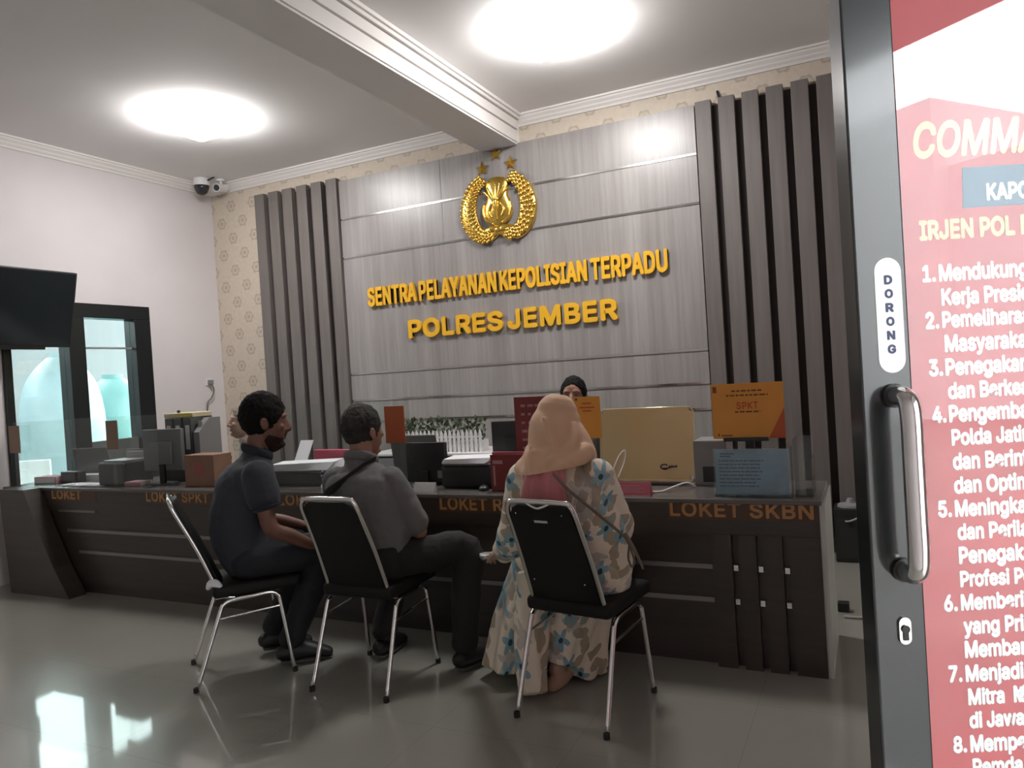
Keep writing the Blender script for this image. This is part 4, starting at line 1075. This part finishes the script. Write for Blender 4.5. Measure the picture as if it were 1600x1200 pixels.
def person(name, label, loc, rotz, J, skin, sleeve=.5, shirt='navy', trousers='jeans', shoes=True, torso=None, hairm='hairblack', hairkw={}, rib=None, slv_r=(.068, .062), leg_r=((.098, .092), (.078, .076), (.060, .060)), collar=None, has_hair=True, face=True, wr=.0035):
    bm = new()
    H = head(bm, *J['head'])
    nb = V(J['nb']); hc = V(J['head'][0])
    tube(bm, [nb - V((0, 0, .06)), nb, nb.lerp(hc, .45) + V((0, -.012, 0)), hc + V((0, -.01, -.02))], [.062, .058, .056, .056], n=16, sub=3)
    T = torso or [(J['pel'], (.155, .115)), (J['wai'], (.15, .11)), (J['che'], (.165, .115)), (J['yoke'], (.155, .085)), (J['nb'], (.07, .06))]
    tube(bm, [p for p, r in T], [(r[0] - .014, r[1] - .014) for p, r in T], side=J.get('across', (1, 0, 0)), n=24, sub=4)
    for s in 'LR':
        sh, el, w_ = (V(J[k + s]) for k in ('sh', 'el', 'wr'))
        tube(bm, [sh, sh.lerp(el, .5), el, el.lerp(w_, .45), w_], [.050, .046, .040, .038, .026], n=14, sub=4)
        hand(bm, w_, V(J['hd' + s]), V(J['hn' + s]), 1 if s == 'L' else -1, J.get('curl' + s, .4))
        hp, kn, an = (V(J[k + s]) for k in ('hip', 'kn', 'an'))
        tube(bm, [hp, hp.lerp(kn, .5), kn, kn.lerp(an, .35), an], [.080, .072, .056, .052, .036], n=14, sub=4)
        foot(bm, an, J['toe' + s], .92)
    me = fuse(bm, .0055, 3)
    body = link(name, me, skin, None, True); body.location = loc; body.rotation_euler.z = rotz
    tag(body, label, 'person')
    if face: eyes(H, body)
    if has_hair: hair(H, body, hairm, **hairkw)
    if shirt:
        bm = new()
        tube(bm, [p for p, r in T], [r for p, r in T], side=J.get('across', (1, 0, 0)), n=28, sub=4)
        for s in 'LR':
            sh, el, w_ = (V(J[k + s]) for k in ('sh', 'el', 'wr'))
            if sleeve < 1: pts = [sh, sh.lerp(el, sleeve * .5), sh.lerp(el, sleeve)]; rr = [slv_r[0], slv_r[0], slv_r[1] + .004]
            else: pts = [sh, sh.lerp(el, .5), el, el.lerp(w_, .5), el.lerp(w_, .92)]; rr = [slv_r[0], slv_r[0] - .004, slv_r[1], slv_r[1] - .010, slv_r[1] - .016]
            tube(bm, pts, rr, n=18, sub=4, round_ends=True)
        me = fuse(bm, .008, 5, wrinkle(wr * 1.6, (8, 8, 14), 3.))
        link('shirt', me, shirt, body, True)
        if collar:
            bm = new(); n0 = nb + V((0, .004, .012)); pts = []
            for k in range(17):
                a = -PI / 2 + (k - 8) / 8 * 2.7; pts.append(n0 + V((.078 * math.cos(a), .072 * math.sin(a), .018 - .030 * math.sin(a) - .01)))
            tube(bm, pts, [(.026, .010)] * 17, side=(0, 0, 1), n=10, sub=2); link('collar', fuse(bm, .005, 3), collar, body, True)
        if rib and sleeve < 1:
            for s in 'LR':
                sh, el = V(J['sh' + s]), V(J['el' + s]); a, b = sh.lerp(el, sleeve + .16), sh.lerp(el, sleeve + .20)
                bm = new(); tube(bm, [a, b], slv_r[1] + .004, n=24, round_ends=False); obj('sleeve_cuff', bm, rib, body, smooth='auto')
    if trousers:
        bm = new()
        p0_ = V(J['pel']); tube(bm, [p0_ + V((0, 0, -.03)), p0_ + V((0, 0, .06))], [(.168, .125), (.160, .12)], side=J.get('across', (1, 0, 0)), n=24)
        for s in 'LR':
            hp, kn, an = (V(J[k + s]) for k in ('hip', 'kn', 'an'))
            tube(bm, [hp, hp.lerp(kn, .5), kn, kn.lerp(an, .45), kn.lerp(an, .96)], [leg_r[0], ((leg_r[0][0] + leg_r[1][0]) / 2,) * 2, leg_r[1], ((leg_r[1][0] + leg_r[2][0]) / 2,) * 2, leg_r[2]], side=(1, 0, 0), n=18, sub=4)
        link('trousers', fuse(bm, .008, 5, wrinkle(.006, (10, 10, 12), 7.)), trousers, body, True)
    if shoes:
        for s in 'LR':
            bm = new(); foot(bm, J['an' + s], J['toe' + s], 1.12); me = fuse(bm, .006, 3); sho = link('shoe', me, 'shoe', body, True)
            an, toe = V(J['an' + s]), V(J['toe' + s]); d = toe - an; d.z = 0; d.normalize()
            bm = new(); A = an - d * .05; A.z = max(.006, an.z - .098); B = toe + d * .015; B.z = max(.006, toe.z - .022)
            tube(bm, [A, A.lerp(B, .5), B], [(.036, .008), (.046, .008), (.036, .007)], side=V((0, 0, 1)).cross(d), n=14, sub=3); obj('sole', bm, 'sole', sho, smooth='auto')
    return body, H

# man in navy, left chair, in profile
J = dict(head=((0, .415, 1.252), 0, -.10, 1.09), nb=(0, .365, 1.085), yoke=(0, .345, 1.02), che=(0, .30, .92), wai=(0, .275, .74), pel=(0, .30, .585),
         shL=(-.185, .35, .995), elL=(-.24, .40, .72), wrL=(-.10, .60, .665), hdL=(.35, .9, -.1), hnL=(0, -.2, -1),
         shR=(.185, .345, .995), elR=(.240, .385, .740), wrR=(.195, .585, .615), hdR=(-.25, .85, -.35), hnR=(0, -.1, -1),
         hipL=(-.10, .29, .572), knL=(-.13, .66, .565), anL=(-.13, .40, .13), toeL=(-.13, .58, .035),
         hipR=(.10, .29, .572), knR=(.13, .66, .565), anR=(.10, .46, .12), toeR=(.115, .645, .032))
b1, H1 = person('person', 'man in a navy polo shirt seated sideways on the leftmost chair', (-3.124, 2.577, 0), math.radians(-39.1), J, 'skin1',
    torso=[(J['pel'], (.18, .145)), ((0, .265, .70), (.185, .155)), ((0, .275, .83), (.185, .150)), ((0, .305, .94), (.19, .145)), (J['yoke'], (.165, .105)), ((0, .362, 1.075), (.085, .075))],
    sleeve=.42, shirt='navy', trousers='jeans', rib='navydark', collar='navydark', slv_r=(.082, .078), hairkw=dict(vol=1.10, top=.012), leg_r=((.106, .10), (.085, .08), (.066, .062)))
bm = new()      # short beard along the jaw
tube(bm, [(0, .020, .01), (0, .024, -.04), (0, .034, -.08), (0, .046, -.108)], [(.0735, .077), (.0685, .075), (.0555, .063), (.033, .043)], side=(1, 0, 0), n=32, sub=3)
ball(bm, (0, .080, -.104), (.025, .020, .017), 14)
bmesh.ops.recalc_face_normals(bm, faces=bm.faces)
bmesh.ops.bisect_plane(bm, geom=bm.verts[:] + bm.edges[:] + bm.faces[:], plane_co=(0, .0, -.052), plane_no=V((0, .22, .97)), clear_outer=True)
bmesh.ops.bisect_plane(bm, geom=bm.verts[:] + bm.edges[:] + bm.faces[:], plane_co=(0, .002, 0), plane_no=V((0, -1, .1)), clear_outer=True)
bmesh.ops.holes_fill(bm, edges=[e for e in bm.edges if e.is_boundary])
tube(bm, [(-.026, .093, -.058), (0, .104, -.048), (.026, .093, -.058)], .005, n=8, sub=3)
me = fuse(bm, .004, 2, lambda c: .0015 * noise.fractal(c * 70, 1., 2., 3)); me.transform(H1); link('beard', me, mat('beard_hair', (.030, .017, .013), .8, bump=.5, bscale=90, spec=.2), b1, True)

# grey haired man, middle chair, back to us, looking right
J = dict(head=((-.075, .335, 1.180), math.radians(-12), .05, 1.0), nb=(-.065, .285, 1.035), yoke=(-.055, .27, .975), che=(-.045, .245, .88), wai=(-.005, .235, .72), pel=(.01, .25, .58),
         shL=(-.215, .275, .945), elL=(-.29, .36, .68), wrL=(-.10, .53, .665), hdL=(.5, .85, -.05), hnL=(0, -.1, -1),
         shR=(.108, .285, .945), elR=(.205, .355, .69), wrR=(.0, .53, .675), hdR=(-.7, .7, -.05), hnR=(0, -.1, -1),
         hipL=(-.085, .27, .572), knL=(-.12, .70, .565), anL=(-.13, .46, .115), toeL=(-.15, .64, .033),
         hipR=(.09, .27, .572), knR=(.365, .52, .57), anR=(.375, .44, .115), toeR=(.42, .61, .033))
b2, H2 = person('person', 'grey-haired man in a grey shirt seated on the middle chair, back turned', (-2.212, 2.643, 0), 0, J, 'skin2',
    torso=[((.01, .30, .56), (.18, .140)), ((0, .265, .70), (.18, .142)), ((-.03, .235, .83), (.185, .135)), ((-.05, .25, .92), (.19, .125)), (J['yoke'], (.155, .095)), ((-.065, .28, 1.03), (.078, .072))],
    sleeve=.82, shirt='greyshirt', trousers='blacktrouser', collar='greyshirt', slv_r=(.072, .066), hairm='hairgrey', hairkw=dict(vol=1.10, top=.010, back=-.075), leg_r=((.10, .095), (.082, .08), (.066, .064)))
bm = new(); tube(bm, [(.03, .275, 1.055), (.005, .205, 1.030), (-.06, .125, .965), (-.15, .100, .900), (-.235, .155, .835), (-.275, .25, .79), (-.25, .34, .75), (-.15, .385, .70), (-.03, .395, .68)], [(.020, .004)] * 9, side=(.55, 0, .8), n=10, sub=5)
o = obj('bag_strap', bm, 'strap', smooth=True, loc=(-2.212, 2.643, 0)); tag(o, 'black strap slung diagonally over the back of the grey-haired man', 'strap')

# woman in headscarf, right chair
WL = (-1.181, 2.678, 0)
J = dict(head=((-.020, .225, 1.158), math.radians(-6), -.05, .98), nb=(-.025, .195, 1.035), yoke=(-.02, .19, .985), che=(-.015, .20, .88), wai=(0, .225, .72), pel=(0, .255, .585),
         shL=(-.185, .20, .965), elL=(-.295, .27, .68), wrL=(-.40, .38, .60), hdL=(-.75, .6, -.25), hnL=(.2, .1, -1), curlL=.55,
         shR=(.150, .20, .975), elR=(.160, .38, .74), wrR=(.10, .53, .675), hdR=(-.5, .8, -.05), hnR=(0, -.1, -1),
         hipL=(-.10, .27, .565), knL=(-.30, .60, .545), anL=(-.36, .43, .09), toeL=(-.40, .60, .032),
         hipR=(.10, .27, .565), knR=(.0, .60, .55), anR=(-.15, .34, .085), toeR=(-.13, .50, .03))
b3, H3 = person('person', 'woman in a peach headscarf and floral clothes seated on the right chair', WL, 0, J, 'skin3',
    torso=[((0, .325, .55), (.235, .17)), ((0, .305, .64), (.24, .172)), ((.0, .25, .75), (.228, .165)), ((-.008, .20, .86), (.208, .145)), ((-.015, .19, .94), (.195, .125)), ((-.02, .19, .995), (.14, .095)), ((-.025, .195, 1.04), (.08, .075))],
    sleeve=1., shirt='floral', trousers=None, shoes=False, has_hair=False, slv_r=(.078, .076))
# skirt falling to the floor
bm = new()
tube(bm, [(0, .325, .52), (0, .325, .60)], [(.225, .17), (.22, .165)], side=(1, 0, 0), n=24)
tube(bm, [(-.09, .27, .57), (-.20, .45, .565), (-.30, .60, .545)], [.125, .12, .11], n=18, sub=3)
tube(bm, [(.09, .27, .57), (.08, .45, .56), (.04, .62, .545)], [.125, .12, .11], n=18, sub=3)
rip = lambda a, k: 1 + (.02 + .10 * k) * math.sin(7 * a + 2.2 * k)
tube(bm, [(-.30, .58, .55), (-.335, .54, .40), (-.36, .48, .22), (-.37, .44, .03)], [(.12, .11), (.135, .12), (.15, .15), (.175, .19)], side=(1, 0, 0), n=40, sub=4, round_ends=False, ripple=rip)
tube(bm, [(.03, .62, .55), (-.02, .58, .40), (-.08, .54, .22), (-.12, .53, .03)], [(.11, .11), (.11, .12), (.115, .13), (.13, .14)], side=(1, 0, 0), n=40, sub=4, round_ends=False, ripple=rip)
tube(bm, [(-.12, .55, .52), (-.14, .52, .33), (-.15, .52, .05)], [(.16, .11), (.16, .11), (.17, .10)], side=(1, 0, 0), n=30, sub=4, round_ends=False, ripple=rip)
tube(bm, [(-.25, .40, .50), (-.25, .34, .33), (-.23, .25, .16), (-.20, .185, .03)], [(.09, .08), (.085, .07), (.075, .055), (.065, .045)], side=(1, 0, 0), n=26, sub=4, round_ends=False, ripple=rip)
tube(bm, [(-.04, .55, .50), (-.10, .45, .30), (-.145, .375, .10)], [(.13, .11), (.11, .10), (.085, .085)], side=(1, 0, 0), n=30, sub=4, round_ends=False, ripple=rip)
link('skirt', fuse(bm, .008, 4, wrinkle(.007, (12, 12, 5), 1.)), 'floral', b3, True)
# headscarf: cap, neck wrap and the drape over the shoulders
bm = new()
def fold(a, k): return 1 + k * (.055 * math.sin(5 * a + 5.5 * k) + .025 * math.sin(11 * a - 4 * k))
hs = new(); bm, keep_ = hs, bm
tube(bm, [(-.044, .220, 1.272), (-.050, .214, 1.225), (-.046, .212, 1.175), (-.034, .210, 1.125), (-.030, .200, 1.085), (-.045, .192, 1.050), (-.050, .19, 1.022)],
     [(.085, .102), (.108, .132), (.118, .138), (.130, .140), (.145, .146), (.160, .152), (.176, .158)], side=(1, 0, 0), n=56, sub=4, ripple=fold)
tube(bm, [(-.15, .10, 1.075), (-.06, .068, 1.075), (.02, .072, 1.10), (.07, .11, 1.16), (.06, .15, 1.23)], [.012, .020, .026, .022, .012], n=14, sub=4)
tube(bm, [(-.02, .062, 1.045), (.065, .080, 1.085), (.105, .15, 1.115)], [.020, .042, .034], n=14, sub=4)
tube(bm, [(-.05, .085, 1.26), (-.02, .075, 1.18), (.01, .068, 1.10)], [.010, .014, .012], n=12, sub=4)
ball(bm, (-.045, .218, 1.240), (.098, .114, .062), 24)
bmesh.ops.translate(bm, verts=bm.verts, vec=(.022, 0, -.024))
ft = bm
# leave the face free of the cloth
def drape(c):        # soft folds running from the crown down to the right, fading out on top
    n_ = noise.fractal(V((c.x * 5, c.y * 5, c.z * 5)), 1., 2., 2)
    q = .85 * c.x + .45 * c.z + .03 * n_
    return max(0., min(1., (1.225 - c.z) / .12)) * .0055 * math.sin(q * 2 * PI / .095)
me = fuse(bm, .006, 9, drape)
b = new(); b.from_mesh(me); bpy.data.meshes.remove(me)
bmesh.ops.bisect_plane(b, geom=b.verts[:] + b.edges[:] + b.faces[:], plane_co=(-.02, .1, 1.018), plane_no=V((.16, 0, -1)).normalized(), clear_outer=True)
bmesh.ops.holes_fill(b, edges=[e for e in b.edges if e.is_boundary])
Hi = H3.inverted()
kill = [v for v in b.verts if (Hi @ v.co).y > .085 and abs((Hi @ v.co).x) < .062 and -.105 < (Hi @ v.co).z < .075]
bmesh.ops.delete(b, geom=kill, context='VERTS')
obj('headscarf', b, 'hijab', b3, smooth=True)
bm = new()
for k, (x0, x1, zt, zb, y) in enumerate(((-.095, -.125, 1.03, .835, .058), (-.055, -.075, 1.03, .83, .048), (-.02, -.025, 1.03, .855, .042), (.01, .015, 1.03, .83, .044), (.035, .045, 1.03, .86, .054))):
    tube(bm, [(x0, y + .02, zt), ((x0 + x1) / 2, y, (zt + zb) / 2), (x1, y + .006, zb)], [(.020, .014), (.026, .013), (.024, .010)], side=(1, 0, 0), n=12, sub=4)
link('scarf_ruffle', fuse(bm, .005, 3), 'pinkcloth', b3, True)
t = thing('shoulder_bag', 'taupe shoulder bag with thin strap across the back of the woman', 'bag', WL)
bm = new(); tube(bm, [(-.03, .07, 1.045), (.03, .045, 1.00), (.09, .045, .94), (.16, .075, .87), (.225, .15, .78), (.25, .21, .73)], [(.0065, .004)] * 6, side=(.7, 0, .7), n=8, sub=5); obj('strap', bm, 'taupe', t, smooth=True)
bm = new(); tube(bm, [(.25, .21, .73), (.265, .215, .69), (.28, .22, .63), (.268, .22, .605), (.255, .22, .64), (.262, .22, .69)], .0045, n=8, sub=4); tube(bm, [(.252, .212, .735), (.285, .22, .67), (.31, .23, .60)], [.011, .008, .006], n=8, sub=3); obj('tassel', bm, 'taupe', t, smooth=True)
bm = new(); box(bm, (-.06, .47, .64), (.10, .55, .76), .02, 3); obj('body', bm, 'taupe', t, smooth='auto')
t = thing('purse', 'small silver patterned purse in the left hand of the woman', 'purse', (WL[0] - .49, WL[1] + .46, .555), math.radians(40))
bm = new(); box(bm, (-.075, -.035, -.012), (.075, .035, .012), .008, 3); obj('body', bm, mat('silver_pattern', (.42, .42, .41), .4, .3, var=.8, vscale=35), t, smooth='auto')
bm = new(); cyl(bm, (-.07, .0, .012), (.07, .0, .0135), .003, 6); obj('zip', bm, 'chrome', t)

# clerk behind the counter, and a second one mostly hidden
def clerk(name, label, loc, rotz, skin, shirt, hairm, hz, **k):
    d = hz - 1.25
    J = dict(head=((0, .06, 1.25 + d), 0, .10, 1.0), nb=(0, .02, 1.10 + d), yoke=(0, .01, 1.04 + d), che=(0, 0, .94 + d), wai=(0, 0, .76 + d), pel=(0, 0, .60),
             shL=(-.18, .01, 1.01 + d), elL=(-.25, .08, .76 + d), wrL=(-.12, .30, .70 + d), hdL=(.4, .9, 0), hnL=(0, 0, -1),
             shR=(.18, .01, 1.01 + d), elR=(.25, .08, .76 + d), wrR=(.12, .30, .70 + d), hdR=(-.4, .9, 0), hnR=(0, 0, -1),
             hipL=(-.09, .02, .58), knL=(-.12, .26, .55), anL=(-.12, .18, .10), toeL=(-.12, .32, .033), hipR=(.09, .02, .58), knR=(.12, .26, .55), anR=(.12, .18, .10), toeR=(.12, .32, .033))
    b, H = person(name, label, loc, rotz, J, skin, sleeve=.9, shirt=shirt, trousers='blacktrouser', collar=shirt, hairm=hairm, hairkw=dict(vol=1.10, top=.010, fore=.092), **k)
    t = thing('office_stool', 'dark stool behind the counter under the %s' % ('short-haired clerk' if hairm == 'hairblack' else 'half hidden person'), 'stool', (loc[0], loc[1], 0), rotz)
    bm = new(); tube(bm, [(0, 0, .40), (0, 0, .455)], [.17, .18], n=28, round_ends=False); obj('seat', bm, 'blackvinyl', t, smooth='auto')
    bm = new(); cyl(bm, (0, 0, .02), (0, 0, .40), .025); obj('column', bm, 'chrome', t, smooth='auto')
    bm = new(); tube(bm, [(0, 0, 0), (0, 0, .025)], [.2, .17], n=28, round_ends=False); obj('base', bm, 'black', t, smooth='auto')
    return b, H
clerk('person', 'dark-haired clerk behind the counter, face half hidden by the small orange sign', (-1.74, 4.52, 0), PI + math.radians(12), 'skin2', 'brownuniform', 'hairblack', 1.245)
clerk('person', 'person in pale clothes mostly hidden behind the man in navy', (-4.66, 4.56, 0), PI - math.radians(40), 'skin3', 'pinkshirt', 'khaki', 1.17)

# ---------------------------------------------------------------- sky, camera, colour
wd = bpy.data.worlds.new('sky'); SC.world = wd; wd.use_nodes = True
bg = wd.node_tree.nodes['Background']; bg.inputs[0].default_value = (.95, .98, 1., 1); bg.inputs[1].default_value = 13.
cam = bpy.data.cameras.new('camera'); co = bpy.data.objects.new('camera', cam); COL.objects.link(co); SC.camera = co
cam.sensor_fit = 'HORIZONTAL'; cam.sensor_width = 36.; cam.lens = FPX / 1600 * 36.; cam.clip_start = .02
cy_, sy_ = math.cos(YAW), math.sin(YAW)
f = V((-sy_ * math.cos(PITCH), cy_ * math.cos(PITCH), math.sin(PITCH))); r = V((cy_, sy_, 0)); u = r.cross(f)
r2 = r * math.cos(ROLL) + u * math.sin(ROLL); u2 = -r * math.sin(ROLL) + u * math.cos(ROLL)
Mx = Matrix((r2, u2, -f)).transposed().to_4x4(); Mx.translation = V((0, 0, 1.42)); co.matrix_world = Mx
vs = SC.view_settings; vs.view_transform = 'Standard'; vs.look = 'None'; vs.gamma = 1.; vs.exposure = 0.; vs.use_curve_mapping = False
cy = SC.cycles; cy.use_denoising = True; cy.max_bounces = 8; cy.diffuse_bounces = 5; cy.glossy_bounces = 4; cy.transparent_max_bounces = 16; cy.caustics_reflective = False; cy.caustics_refractive = False; cy.sample_clamp_indirect = 8.
